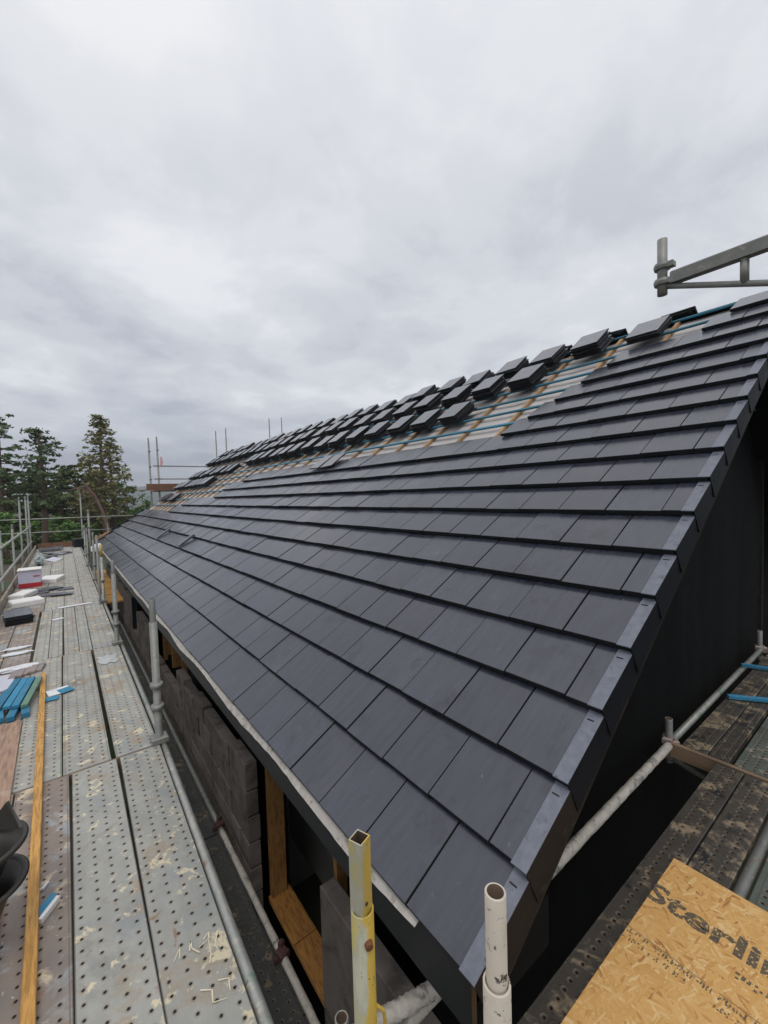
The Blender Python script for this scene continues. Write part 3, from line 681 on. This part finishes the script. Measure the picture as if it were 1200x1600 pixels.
# outer side of the left walkway
for y, zt in ((13.75, 1.62), (16.94, 1.5), (20.16, 2.36), (23.4, 2.42), (25.2, 2.45)):
    standard(-1.25, y, GZ, zt, {13.75: 'short outer post, nearest on the left guardrail', 16.94: 'second outer post on the left guardrail', 20.16: 'taller outer post, third on the left guardrail', 23.4: 'paired outer post just before the far corner', 25.2: 'outer post at the far corner of the walkway'}[y], (1.07, .38), r=.029 if y < 24 else .035, group='outer guardrail posts', base=False, spig=.15)
for z, wn in ((1.07, 'upper'), (.37, 'lower')):
    m = MB().tube((-1.21, 6.0, z), (-1.21, 25.2, z), .034, seg=12)
    tag(m.build('guardrail_tube', M['galv'], smooth=True), f'{wn} pale guardrail tube along the outer left edge', 'guardrail', 'outer guardrail tubes')
for z, z2, wn, x0, x1 in ((1.42, 1.33, 'upper', -4.0, 3.6), (.82, .70, 'lower', -4.0, 1.9)):
    m = MB().tube((x0, 25.25, z), (x1, 25.25, z2), .027, seg=12)
    tag(m.build('guardrail_tube', M['galv'], smooth=True), f'{wn} guardrail tube across the far end of the walkway', 'guardrail', 'far end guardrail tubes')
standard(.70, 25.2, GZ, 2.55, 'tall thin post on the far end guardrail by the dark crate', (1.35, .75), r=.03, base=False, group='far end posts')
standard(.95, 24.6, GZ, 1.75, 'thick short post right of the tall thin far end post', (.9,), r=.045, base=False, group='far end posts')
standard(1.75, 25.25, GZ, 1.0, 'low post near the orange boards at far end', (), r=.03, base=False, group='far end posts')
m = MB().box((-1.09, -1.055), (6.0, 25.0), (-.03, .19), .004)
M['toe'] = mat('pale_toe_board', (.38, .33, .26), (.29, .25, .20), 5, (1, .3, 1), rough=(.7, .8), mode='wood')
tag(m.build('toe_board', M['toe']), 'weathered timber toe board along the outer left edge', 'toe board')
m = MB().box((-1.0, .45), (25.12, 25.16), (-.03, .24), .004)
tag(m.build('toe_board', M['brownboard']), 'brown toe board closing the far end of the walkway', 'toe board')
m = MB().rbox((.52, 24.55, .14), (.42, .4, .52), rz=.2, ch=.03)
tag(m.build('crate', M['fascia']), 'dark grey crate standing at the far end by the posts', 'crate')
m = MB()
for i in range(3): m.rbox((1.55+i*.2, 24.2+.1*i, .42+.09*i), (.9, .05, .2), rz=.25, ry=-.25, ch=.004)
tag(m.build('board_stack', M['rafter']), 'leaning orange boards at the far end beyond the eave', 'boards')
for i in range(6):
    y = 12.9+i*1.02
    m = MB().rbox((.87, y, -.42), (.50, .92, .045), rz=U(-.03, .03), ch=.004)
    tag(m.build('timber_board', M['timber']), f'brown board bridging gap between far walkway and wall, {ORD[i+1]} from near end', 'board', 'boards bridging the far gap')
m = MB(); m.lathe((.86, 16.6, .60), [(.001, .14), (.12, .12), (.20, .05), (.22, -.03), (.2, -.05)], 14)
m.box((.66, 1.06), (16.4, 16.8), (.50, .55)); m.box((.82, .90), (16.55, 16.65), (-.4, .5))
tag(m.build('plastic_cover', M['paper'], smooth=True), 'white domed plastic cover on a prop near the far eave', 'cover')

# ------------------------------------------------------------------ things lying on the left walkway
def thing(mb, name, m, label, cat, group=None, smooth=False): return tag(mb.build(name, M[m] if isinstance(m, str) else [M[q] for q in m], smooth=smooth), label, cat, group)
m = MB().box((-.262, -.212), (1.2, 6.55), (.006, .040), .003)
bt = thing(m, 'timber_batten', 'timber', 'long yellow pine batten lying along the walkway planks', 'batten'); 
bt.rotation_euler = (0, 0, .017); bt.location.x += -.007
m = MB().box((-1.02, -.335), (-.4, 2.95), (.006, .024), .002); o = thing(m, 'plywood_sheet', 'ply', 'brown plywood sheet on the walkway left of the yellow batten, near one', 'sheet', 'plywood sheets'); o.rotation_euler = (0, 0, .03); o.location.x += .03
m = MB().box((-1.04, -.40), (3.0, 5.28), (.006, .024), .002); o = thing(m, 'plywood_sheet', 'ply', 'brown plywood sheet beyond the buckets, reaching the blue timber offcuts', 'sheet', 'plywood sheets'); o.rotation_euler = (0, 0, .012)
def crumple(cx, cy, cz, rx, ry, rz_, seed):
    r1 = random.Random(seed); m = MB(); n_ = 12; k2 = 8; vs = []
    for i in range(k2+1):
        th = math.pi*i/k2
        for j in range(n_):
            ph = 2*math.pi*j/n_; q = r1.uniform(.75, 1.15)
            vs.append((cx+rx*q*math.sin(th)*math.cos(ph), cy+ry*q*math.sin(th)*math.sin(ph), max(.004, cz+rz_*q*math.cos(th))))
    m.add(vs, [(i*n_+j, (i+1)*n_+j, (i+1)*n_+(j+1) % n_, i*n_+(j+1) % n_) for i in range(k2) for j in range(n_)]); return m
# rubber buckets
def bucket(cx, cy, z0, label, tip):
    e = empty('bucket', (cx, cy, z0), label, 'bucket', 'nested rubber buckets')
    m = MB(); m.lathe((cx, cy, z0), [(.001, .0), (.05, .0), (.056, .05), (.080, .15), (.120, .245), (.168, .315), (.162, .318), (.114, .245), (.074, .15), (.05, .03), (.001, .02)], 36); m.build('body', M['rubber'], e, smooth=True)
    m = MB(); m.lathe((cx, cy, z0), [(.166, .300), (.178, .302), (.190, .312), (.192, .322), (.184, .330), (.170, .328), (.162, .318)], 36); m.build('rim', M['rubber'], e, smooth=True)
    if tip:
        m = MB(); m.add([(cx+.02, cy+.165, z0+.31), (cx+.17, cy+.04, z0+.325), (cx+.115, cy+.13, z0+.43), (cx+.02, cy+.150, z0+.31), (cx+.155, cy+.04, z0+.325), (cx+.105, cy+.12, z0+.43)], [(0, 1, 2), (5, 4, 3), (0, 2, 5, 3), (2, 1, 4, 5), (1, 0, 3, 4)])
        m.build('lug', M['rubber'], e)
bucket(-.405, 2.62, .027, 'dark rubber bucket standing on plywood, outer one with lower rim', False)
bucket(-.40, 2.625, .20, 'dark rubber bucket nested inside another, with pointed lug on its rim', True)
# carton
e = empty('carton', (-.735, 13.9, 0), 'white carton with red base band and red script mark on walkway', 'carton')
mb = MB(); mb.box((-.965, -.525), (13.72, 14.1), (.115, .44), .004); mb.build('body', M['card'], e)
mb = MB(); mb.box((-.968, -.522), (13.717, 14.103), (.005, .113), .003); mb.build('base_band', M['red'], e)
mb = MB(); mb.rbox((-.745, 13.90, .452), (.47, .42, .018), rx=.03, ch=.003); mb.build('lid', M['cardtop'], e)
mb = MB(); pp = [(-.68, .285), (-.655, .292), (-.64, .275), (-.62, .30), (-.605, .27), (-.59, .298), (-.575, .278), (-.545, .29)]
mb.path([Vector((x, 13.715, z)) for x, z in pp], .006, 6); mb.path([Vector((-.68, 13.715, .268)), Vector((-.55, 13.715, .272))], .005, 6); mb.build('script_mark', M['red'], e)
thing(MB().rbox((-.36, 14.45, .055), (.46, .75, .10), rz=-.25, ch=.015), 'foam_slab', 'foam', 'white foam slab lying right of the carton', 'foam slab', 'white foam slabs')
thing(MB().rbox((-.70, 11.45, .06), (.52, .42, .11), rz=.25, ch=.02), 'foam_slab', 'foam', 'larger white foam slab beside the dark tile stack', 'foam slab', 'white foam slabs')
thing(MB().rbox((-.80, 12.4, .07), (.30, .62, .10), rz=-.35, ch=.02), 'foam_slab', 'foam', 'narrow white foam slab behind the larger one', 'foam slab', 'white foam slabs')
for i, (x, y, z, rz, wd, ln) in enumerate(((-.58, 12.7, .012, .2, .42, .33), (-.30, 12.2, .014, -.25, .50, .25), (-.12, 12.0, .038, -.15, .42, .2), (-.05, 12.8, .012, .1, .30, .33), (-.30, 13.0, .038, .5, .3, .35), (-.52, 12.95, .04, -.2, .38, .3))):
    thing(MB().rbox((x, y, z), (wd, ln, .022), rz=rz, ry=U(-.05, .05), ch=.003), 'broken_tile', 'loose', f"broken dark grey tile on walkway below the carton, {['leftmost','nearest wide','small upper','rightmost flat','tilted middle','rear left'][i]} piece", 'tile piece', 'broken tiles below the carton')
for j in range(5):
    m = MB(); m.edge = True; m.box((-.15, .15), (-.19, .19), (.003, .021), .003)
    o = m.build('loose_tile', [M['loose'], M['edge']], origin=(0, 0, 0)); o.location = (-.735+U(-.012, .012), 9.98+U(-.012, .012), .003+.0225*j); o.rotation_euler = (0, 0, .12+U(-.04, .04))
    o.scale = (1.25, 1.9, 1.35); o.location.z = .003+.031*j
    tag(o, f'black tile in flat stack by the left edge, {ORD[5-j]} from top', 'roof tile', 'black tiles stacked on the walkway')
thing(crumple(-.64, 8.02, .012, .17, .055, .022, 11), 'film_strip', 'paper', 'upper of two white plastic strips on rusty planks', 'plastic strip', 'white plastic strips')
thing(crumple(-.62, 7.74, .012, .18, .06, .022, 12), 'film_strip', 'paper', 'lower of two white plastic strips on rusty planks', 'plastic strip', 'white plastic strips')
thing(MB().rbox((.10, 10.55, .012), (.55, .10, .012), rz=.10, ch=.004), 'film_strip', 'paper', 'long white film across planks near the third joint', 'plastic strip', 'white plastic strips')
thing(MB().rbox((-.17, 9.55, .010), (.16, .10, .008), rz=.3, ch=.003), 'film_strip', 'paper', 'tiny white scrap of film alone on a middle plank', 'plastic strip', 'white plastic strips')
fm = MB(); vs = []
for i in range(9):
    for j in range(7): vs.append((.27+.026*i+.012*math.sin(j*1.9), 6.45+.055*j+.03*math.sin(i*1.7), .008+.010*abs(math.sin(i*1.3+j*.9))*(1 if 0 < i < 8 and 0 < j < 6 else .2)))
fm.add(vs, [(i*7+j, (i+1)*7+j, (i+1)*7+j+1, i*7+j+1) for i in range(8) for j in range(6)])
o = thing(fm, 'plastic_film', 'film', 'creased clear plastic film on the house side plank', 'plastic film', smooth=True)
thing(MB().rbox((-.66, 6.55, .014), (.20, .55, .018), rz=.06, ch=.003), 'slate_sheet', 'lav', 'pale lavender grey sheet at the left edge beside blue offcuts', 'sheet')
for i in range(5):
    thing(MB().rbox((-.575+.062*i, 6.74+.025*i, .022+.006*(i % 2)), (.07, .22, .03), rz=-.18+U(-.1, .1), rx=.06, ch=.006), 'tile_offcut', 'terra', f'brown grey tile offcut at head of yellow batten, {ORD[i+1]} from left', 'tile piece', 'tile offcuts by the yellow batten')
for i, (x, y, z, ln, wd, rz, cm, wn) in enumerate(((-.64, 5.80, .05, .72, .055, -.17, 'blue2', 'leftmost blue'), (-.565, 5.98, .075, .80, .062, -.14, 'blue2', 'second blue'), (-.495, 5.95, .075, .78, .062, -.13, 'blue2', 'third blue'), (-.43, 5.93, .075, .80, .062, -.12, 'blue2', 'fourth blue'), (-.36, 5.88, .075, .78, .055, -.12, 'green', 'greenish'))):
    thing(MB().rbox((x, y, z), (wd, ln, .03), rz=rz, ch=.002), 'timber_offcut', cm, f'{wn} batten offcut on the pile left of yellow batten', 'timber offcut', 'coloured batten offcuts')
for i, (x, y, rz) in enumerate(((-.60, 5.55, .1), (-.49, 5.52, -.1), (-.40, 5.52, .05))):
    thing(MB().rbox((x, y, .030), (.065, .32, .045), rz=rz, ch=.002), 'timber_offcut', 'blue2', f"short blue block under the batten pile, {['left','middle','right'][i]} one", 'timber offcut', 'coloured batten offcuts')
thing(MB().rbox((-.14, 5.86, .012), (.20, .17, .006), rz=.2, rx=.03, ch=.001), 'paper_scrap', 'paper', 'white paper scrap right of the yellow batten', 'paper scrap', 'paper scraps by the batten')
m = MB(); m.rbox((-.075, 5.83, .017), (.12, .14, .006), rz=.35, ch=.001); thing(m, 'paper_scrap', 'blue2', 'light blue paper scrap with pointed corner right of batten', 'paper scrap', 'paper scraps by the batten')
thing(MB().rbox((-.20, 5.68, .012), (.13, .10, .006), rz=-.1, ch=.001), 'paper_scrap', 'blue2', 'small blue paper scrap below the white one', 'paper scrap', 'paper scraps by the batten')
e = empty('timber_block', (-.17, 2.735, 0), 'small blue and cream timber block on the brown nearest plank', 'timber block')
mb = MB(); mb.rbox((-.172, 2.745, .018), (.040, .125, .024), rz=-.62, ch=.001); mb.build('block', M['blue2'], e)
mb = MB(); mb.rbox((-.158, 2.712, .019), (.020, .125, .027), rz=-.62, ch=.001); mb.build('cut_face', M['foam'], e)
m = MB(); m.rbox((-.222, 2.895, .012), (.055, .012, .012), rz=-.1); m.rbox((-.180, 2.905, .012), (.012, .045, .012), rz=-.6)
thing(m, 'plastic_clip', 'paper', 'white bent plastic strip beside the yellow batten', 'plastic strip')
for i, (x, y, rz, wd, ln, z) in enumerate(((-.70, 23.6, .1, .38, .9, .05), (-.30, 23.7, -.1, .36, 1.0, .06))):
    thing(MB().rbox((x, y, z+.02), (wd, ln, .14), rz=rz, ch=.02), 'tile_pack', 'loose', f"dark tile pack near far toe board, {['left','right'][i]} one", 'tile pack', 'dark packs at the far end')
for i, (x, y, rz, rx) in enumerate(((-.45, 20.6, .3, .02), (-.2, 21.5, -.4, .05), (-.5, 21.9, .6, .03), (.02, 21.9, .15, .02), (-.35, 19.4, -.6, .12))):
    thing(MB().rbox((x, y, .05), (.34, .42, .03), rz=rz, ry=rx*2, rx=rx, ch=.004), 'broken_tile', 'loose' if i < 4 else 'lav', f"tile piece strewn on far walkway, {['near left','middle','rear left','rear right','pale nearest'][i]}", 'tile piece', 'tiles strewn on the far walkway')
thing(crumple(-.58, 7.03, .012, .24, .11, .030, 6), 'film_strip', 'paper', 'crumpled white film lying across the plank joint', 'plastic strip', 'white plastic strips')
thing(crumple(-.72, 18.6, .16, .13, .6, .20, 2), 'plastic_bag', 'bag', 'crumpled blue grey plastic bag behind the carton', 'plastic bag')

# ------------------------------------------------------------------ right scaffold deck
XR = [.64, 3.83, 7.0, 10.2]
R1 = [(.962, .802, 'plankdark'), (.792, .612, 'plankdark'), (.535, .215, 'plankgreen'), (.205, -.115, 'plankgreen'), (-.125, -.445, 'plankgreen')]
R2 = [(1.205, 1.038, 'plankdark'), (1.030, .905, 'plankdark'), (.875, .555, 'plankgreen'), (.545, .225, 'plankgreen'), (.215, -.105, 'plankgreen')]
for b, RR in enumerate((R1, R2, R2)):
    for c, (a, d, m) in enumerate(RR):
        plank((a+d)/2, a-d, XR[b]+.03, XR[b+1]-.03, 0, m, f"{'dirty dark' if m == 'plankdark' else 'greenish'} plank, {ORD[c+1]} from the gable, {['nearest','second','farthest'][b]} bay of right scaffold", along='x', group='planks of the right scaffold')
m = MB().box((3.812, 3.848), (-.5, 1.27), (-.11, .004), .004)
thing(m, 'scaffold_transom', 'board', 'pale edged transom across the right scaffold planks', 'transom')
m = MB().tube((1.6, .575, -.02), (3.8, .575, -.02), .027, seg=14); thing(m, 'scaffold_tube', 'galvdark', 'dark tube lying in the gap between right scaffold planks', 'scaffold tube', smooth=True)
m = MB().tube((.9, 1.245, -.02), (3.80, 1.275, -.02), .030, seg=16, rings=60, jitter=.09); thing(m, 'ledger_tube', 'mortared', 'mortar caked ledger tube below the gable verge', 'scaffold tube', 'gable ledger tubes', smooth=True)
m = MB().tube((3.86, 1.285, -.02), (7.0, 1.30, -.02), .027, seg=14); thing(m, 'ledger_tube', 'galv', 'clean grey ledger tube along the black gable wall', 'scaffold tube', 'gable ledger tubes', smooth=True)
def stub(x, y, label, z1=.17):
    e = empty('scaffold_standard', (x, y, -.2), label, 'scaffold pole', 'gable scaffold standards')
    mb = MB(); mb.hollow = True; mb.pipe((x, y, -.20), (x-.01, y, z1), .027, .021); mb.build('post', [M['galvdark'], M['inside']], e, smooth=True)
    mb = MB(); mb.rbox((x, y, -.01), (.10, .10, .05), rz=.3, ch=.012); mb.rbox((x-.02, y-.05, -.02), (.05, .05, .07), rz=.6, ch=.01); mb.build('coupler', M['coupler'], e)
    mb = MB(); mb.lathe((x, y, -.14), [(.028, -.03), (.045, -.02), (.045, .02), (.028, .03)], 14); mb.build('lower_coupler', M['coupler'], e)
stub(3.885, 1.30, 'short standard with couplers where the gable ledger tubes meet')
stub(6.95, 1.32, 'farther short standard at the frame edge by the gable wall', .21)
m = MB().tube((3.87, 1.27, -.15), (4.35, .55, -.62), .026, seg=14); thing(m, 'scaffold_tube', 'galvdark', 'sloping brace tube under the right scaffold transom', 'scaffold tube', smooth=True)
for (x0, y0, x1, y1, wn) in ((5.02, 1.185, 5.28, .82, 'nearer'), (6.02, 1.30, 6.2, .80, 'farther')):
    a = Vector((x0, y0, .028)); b = Vector((x1, y1, .028)); dv = b-a
    m = MB().rbox((a+b)/2, (dv.length, .045, .03), rz=math.atan2(dv.y, dv.x), ch=.002)
    thing(m, 'timber_batten', 'blue2', f'{wn} blue batten lying across the right scaffold planks', 'batten', 'blue battens on the right scaffold')
# strand board with print
e = empty('strand_board', (1.9, .25, .006), 'yellow strand board sheet with worn black print on right scaffold', 'board')
mb = MB(); mb.box((1.1, 2.595), (-.40, .845), (.006, .023), .0015); ob = mb.build('sheet', M['osb'], e)
ink = MB(); ri = random.Random(5)
def bar(x, y, dx, dy, z=.0236):   # dx along X (letter height), dy along -Y (reading direction)
    ink.add([(x, y, z), (x+dx, y, z), (x+dx, y-dy, z), (x, y-dy, z)], [(0, 3, 2, 1)])
fc = bpy.data.curves.new('print_text', 'FONT'); fc.body = 'SterlingOSB'; fc.size = .160; fc.offset = .0050; fc.resolution_u = 3
fo = bpy.data.objects.new('print_text', fc); COL.objects.link(fo); bpy.context.view_layer.update()
tm_ = bpy.data.meshes.new_from_object(fo.evaluated_get(bpy.context.evaluated_depsgraph_get()))
ty = lambda x: .872-x*1.34
ink.add([(2.240+v.co.y*1.02, min(.8445, ty(v.co.x)), .0236) for v in tm_.vertices], [tuple(p.vertices) for p in tm_.polygons])
bpy.data.objects.remove(fo)
# two lines of small broken characters and a fainter line
def small(x, y0, y1, hgt, step, dens):
    y = y0
    while y > y1:
        for q in range(3):
            if ri.random() < dens: bar(x+hgt*q/3, y-ri.uniform(0, step*.3), hgt/3-.0012, step*ri.uniform(.3, .75))
        if ri.random() < .12: y -= step*1.5
        y -= step
small(1.985, .842, .10, .026, .0115, .72); bar(2.014, .842, .003, .30); bar(2.014, .50, .003, .2)
small(1.945, .842, .60, .024, .0105, .62); small(1.940, .50, .12, .024, .0105, .55)
small(2.13, .48, .10, .036, .020, .45)
ink.build('print', M['ink'], e)
# overhead bracket at top right
e = empty('scaffold_bracket', (3.2, 1.11, 3.34), 'galvanised overhead bracket arm with stub tube above the roof verge', 'scaffold bracket')
mb = MB(); mb.hollow = False; mb.tube((3.2, 1.11, 3.335), (3.2, 1.11, 3.69), .029, seg=16); mb.build('stub_tube', M['galvdark'], e, smooth=True)
for cz in (3.515, 3.415):
    mb = MB(); mb.lathe((3.2, 1.11, cz), [(.03, -.022), (.046, -.018), (.050, 0), (.046, .018), (.03, .022)], 16); mb.rbox((3.2, 1.065, cz), (.05, .05, .036), ch=.006); mb.build('clamp', M['galvdark'], e)
mb = MB(); mb.box((3.176, 3.224), (-.6, 1.06), (3.388, 3.462), .008); mb.box((3.170, 3.230), (-.6, 1.04), (3.384, 3.392)); mb.build('arm', M['galvdark'], e)
mb = MB(); mb.tube((3.2, 1.09, 3.385), (3.2, -.6, 2.77), .018, seg=12); mb.build('lower_chord', M['galvdark'], e, smooth=True)
mb = MB(); mb.tube((3.2, .69, 3.24), (3.2, .69, 3.395), .022, seg=12); mb.build('web', M['galvdark'], e, smooth=True)
standard(3.2, -.62, GZ, 3.8, 'tall standard carrying the overhead bracket beyond frame edge', (3.42,), base=False, group='right scaffold standards')

# ------------------------------------------------------------------ far gable scaffold
for x, y, zt, wn in ((2.94, 19.6, 4.65, 'left'), (3.13, 18.9, 4.62, 'right')):
    standard(x, y, GZ, zt, f'tall {wn} standard of the far gable scaffold tower', (3.47, 2.95, 4.1), r=.033, base=False, group='far gable standards', mt='galvdark', lean=-.02)
for z, wn in ((3.46, 'upper'), (2.94, 'lower')):
    m = MB().tube((2.95, 18.95, z), (8.6, 18.95, z), .024, seg=10); thing(m, 'guardrail_tube', 'galvdark', f'{wn} dark guardrail on the far gable scaffold tower', 'guardrail', 'far gable guardrails', smooth=True)
m = MB().box((2.64, 5.2), (18.7, 18.74), (2.48, 2.74), .004); thing(m, 'toe_board', 'brownboard', 'brown toe board on the far gable scaffold tower', 'toe board')
m = MB().box((2.9, 5.2), (18.76, 19.6), (2.44, 2.475)); thing(m, 'scaffold_plank', 'board', 'platform boards of the far gable scaffold tower', 'plank')
m = MB().tube((3.16, 18.84, 3.42), (3.24, 18.84, 3.55), .035, .03, seg=10); m.tube((3.24, 18.84, 3.55), (3.23, 18.84, 3.82), .05, .03, seg=10)
thing(m, 'tape_roll', 'pink', 'pink tape tied round the far tower standard', 'tape')
for x, zt, wn in ((5.42, 5.0, 'first'), (5.85, 5.15, 'second'), (7.86, 5.75, 'third'), (8.48, 5.85, 'fourth')):
    standard(x, 18.95, GZ, zt, f'{wn} thin pole tip from left rising behind the ridge', (), r=.026, base=False, spig=.4, group='pole tips behind the ridge', mt='galvdark')

# ------------------------------------------------------------------ trees
def leaves(mb, c, r, n_, sz, rg, flat=.6, droop=0.0):
    c = Vector(c)
    for _ in range(n_):
        d = Vector((rg.gauss(0, 1), rg.gauss(0, 1), rg.gauss(0, 1)*flat)); d.normalize(); d *= r*rg.random()**.45
        d.z *= flat
        p = c+d; s = sz*rg.uniform(.5, 1.3)
        a = Vector((rg.uniform(-1, 1), rg.uniform(-1, 1), rg.uniform(-.6, .6)-droop)).normalized(); b = a.cross(Vector((rg.uniform(-1, 1), rg.uniform(-1, 1), rg.uniform(-1, 1)))).normalized()
        mb.add([p-a*s-b*s*.28, p+a*s*.2-b*s*.42, p+a*s, p-a*s*.1+b*s*.42], [(0, 1, 2, 3)])
def pine(x, y, zb, zt, crown0, wid, label, lm='pine1', seed=1, trunk=.22, shape='round', lean=0.0, n_b=46, leafn=26, lsz=.20, dens=1.0):
    rg = random.Random(seed)
    e = empty('pine_tree', (x, y, zb), label, 'tree', 'trees beyond the scaffold')
    tb = MB(); H_ = zt-zb; prev = None; K = 9
    for k in range(K+1):
        f_ = k/K; p = Vector((x+lean*f_*H_+.08*math.sin(f_*5+seed), y+.08*math.cos(f_*4+seed), zb+f_*H_)); r0 = trunk*(1-.85*f_)+.02
        if prev is not None: tb.tube(prev[0], p, prev[1], r0, seg=8, caps=False)
        prev = (p, r0)
    lf = MB()
    for i in range(n_b):
        f_ = crown0+(1-crown0)*(i+rg.random())/n_b
        q = (f_-crown0)/(1-crown0)
        if shape == 'round': wr = wid*math.sqrt(max(.03, 1-(2*q-.85)**2/1.4))*(.55+.45*(1-q))
        elif shape == 'cone': wr = wid*(1-q)**.75+.15
        else: wr = wid*(.35+.65*math.sin(math.pi*min(1, q*1.05+.08)))
        an = rg.uniform(0, 6.283); ln = wr*rg.uniform(.55, 1.08)
        b0 = Vector((x+lean*f_*H_, y, zb+f_*H_)); b1 = b0+Vector((math.cos(an)*ln, math.sin(an)*ln, ln*rg.uniform(-.12, .28)))
        tb.tube(b0, b1, .05*(1-q)+.018, .008, seg=5, caps=False)
        nc = max(2, int(ln/.55))
        for c in range(nc):
            t_ = (c+1)/nc
            if t_ < .3 and rg.random() < .5: continue
            leaves(lf, b0.lerp(b1, t_)+Vector((rg.uniform(-.25, .25), rg.uniform(-.25, .25), rg.uniform(-.15, .2))), .42*rg.uniform(.5, 1.25), int(leafn*dens*rg.uniform(.5, 1.2)), lsz*.85, rg, .55)
    tb.build('trunk', M['bark'], e); lf.build('crown', M[lm], e)
pine(-3.75, 44, GZ, 9.0, .34, 2.3, 'tall pine at the left frame edge, partly cut off', 'pine1', 3, .30, 'open', n_b=40, leafn=20)
pine(-1.25, 45, GZ, 8.2, .40, 2.45, 'round topped scots pine with bare reddish lower trunk', 'pine1', 5, .25, 'round', n_b=60, leafn=24)
pine(3.0, 45, GZ, 9.6, .26, 2.75, 'tallest brownish larch with thin pointed top', 'pine2', 8, .26, 'cone', n_b=120, leafn=22, lsz=.17)
pine(3.75, 47, GZ, 7.6, .22, 2.3, 'second brownish conifer just right of the tallest larch', 'pine2', 12, .24, 'open', n_b=50, leafn=16)
pine(2.15, 48, GZ, 6.6, .22, 2.3, 'lower conifer just left of the tallest larch', 'pine2', 15, .2, 'open', n_b=40, leafn=16)
for i, (x, y, zt, wd, wn) in enumerate(((-4.6, 56, 5.6, 3.2, 'far left'), (-2.4, 58, 5.2, 3.2, 'behind the gap left of the round pine'), (-.1, 56, 5.3, 3.2, 'behind the round pine'), (1.2, 58, 6.2, 3.2, 'between round pine and larch'), (2.9, 60, 5.6, 3.0, 'behind the larch'))):
    pine(x, y, GZ, zt, .06, wd, f'dark conifer in the wood, {wn}', 'dark', 20+i, .2, 'open', n_b=60, leafn=24, lsz=.34)
# leaning dead trunk
e = empty('dead_tree', (3.2, 42, GZ), 'leaning dead red barked trunk with broken top', 'tree')
mb = MB(); pts = [(3.1, 42, GZ), (2.95, 42, -.3), (2.6, 42, 1.3), (2.15, 42, 2.6), (1.75, 42, 3.2), (1.4, 42, 3.75), (1.25, 42, 4.1)]
for (a, b), r0, r1 in zip(zip(pts, pts[1:]), (.16, .14, .12, .10, .07, .045), (.14, .12, .10, .07, .045, .02)): mb.tube(a, b, r0, r1, seg=8)
rg = random.Random(4)
mb.build('trunk', M['redbark'], e)
for k in range(12):
    f_ = rg.uniform(.3, .95); i = min(4, int(f_*5)); p = Vector(pts[i+1]).lerp(Vector(pts[i+2]), rg.random()) if i+2 < len(pts) else Vector(pts[-1])
    mb = MB(); q = p+Vector((rg.uniform(-1.7, -.5), rg.uniform(-.6, .6), rg.uniform(-.6, .25))); mid_ = p.lerp(q, .5)+Vector((0, 0, .15)); mb.tube(p, mid_, .045, .03, seg=5); mb.tube(mid_, q, .03, .008, seg=5)
    mb.build('branch', M['redbark'], e)
# broadleaf bushes and saplings
def bush(x, y, zb, rw, hh, label, seed, m='leaf', n_=26, ln=46, sz=.20, name='bush', stems=5):
    rg = random.Random(seed); e = empty(name, (x, y, zb), label, 'bush' if name == 'bush' else 'tree', 'bushes and saplings behind the scaffold')
    tb = MB(); lf = MB()
    for s_ in range(stems):
        a = rg.uniform(0, 6.28); q = Vector((x+math.cos(a)*rw*.6, y+math.sin(a)*rw*.6, zb+hh*rg.uniform(.6, .95))); tb.tube((x+rg.uniform(-.2, .2), y, zb), q, .06, .015, seg=5, caps=False)
    for k in range(n_):
        a = rg.uniform(0, 6.28); f_ = rg.random()**.7; rr_ = rw*math.sqrt(rg.random())*(1.05-.65*f_)
        leaves(lf, (x+math.cos(a)*rr_, y+math.sin(a)*rr_, zb+hh*(.08+.88*f_)), .55*rg.uniform(.6, 1.1), ln, sz, rg, .75)
    tb.build('stem', M['bark'], e); lf.build('foliage', M[m], e)
for i, (x, y, rw, hh, wn) in enumerate(((-3.6, 41, 1.0, 4.0, 'bright bush left of the round pine trunk'), (.35, 43, 1.3, 3.1, 'broad green bush right of the round pine trunk'), (-.1, 50, 1.6, 3.4, 'green bush behind the round pine'),
        (1.9, 46, 1.0, 2.6, 'green bush left of the leaning dead trunk'), (4.4, 48, 1.1, 3.3, 'green bush right of the larch'), (5.6, 52, 1.3, 3.6, 'light bush near the far roof'), (7.4, 55, 1.5, 4.0, 'light bush below the far scaffold tower'), (-2.2, 52, 1.8, 3.0, 'dim green bush between the left pines'))):
    bush(x, y, GZ, rw, hh, wn, 40+i)
for i, (x, y, hh, wn) in enumerate(((4.35, 45, 6.9, 'slender young birch right of the larch'), (5.1, 47, 6.2, 'slender young birch nearest the far roof'), (6.9, 50, 5.4, 'feathery sapling below the far tower board'))):
    bush(x, y, GZ, .85, hh, wn, 60+i, n_=22, ln=26, sz=.15, name='young_tree', stems=4)
ug = MB(); rg = random.Random(9)
for k in range(150):
    leaves(ug, (rg.uniform(-7, 6), rg.uniform(47, 62), GZ+rg.uniform(.1, 2.0)), .9, 30, .28, rg, .7)
tag(ug.build('undergrowth', M['dark']), 'dark green undergrowth on the wood floor behind the scaffold', 'undergrowth', kind='stuff')

hz = MB().box((-2900, 2900), (-60, 3900), (GZ-7, 110)); hm = bpy.data.materials.new('haze'); hm.use_nodes = True; nt = hm.node_tree; nt.nodes.clear()
pv = N('ShaderNodeVolumePrincipled'); pv.inputs['Color'].default_value = (.86, .90, .97, 1); pv.inputs['Density'].default_value = .00055; pv.inputs['Anisotropy'].default_value = .2
L(pv.outputs[0], N('ShaderNodeOutputMaterial').inputs['Volume'])
tag(hz.build('haze', hm, origin=(0, 0, 0)), kind='stuff')
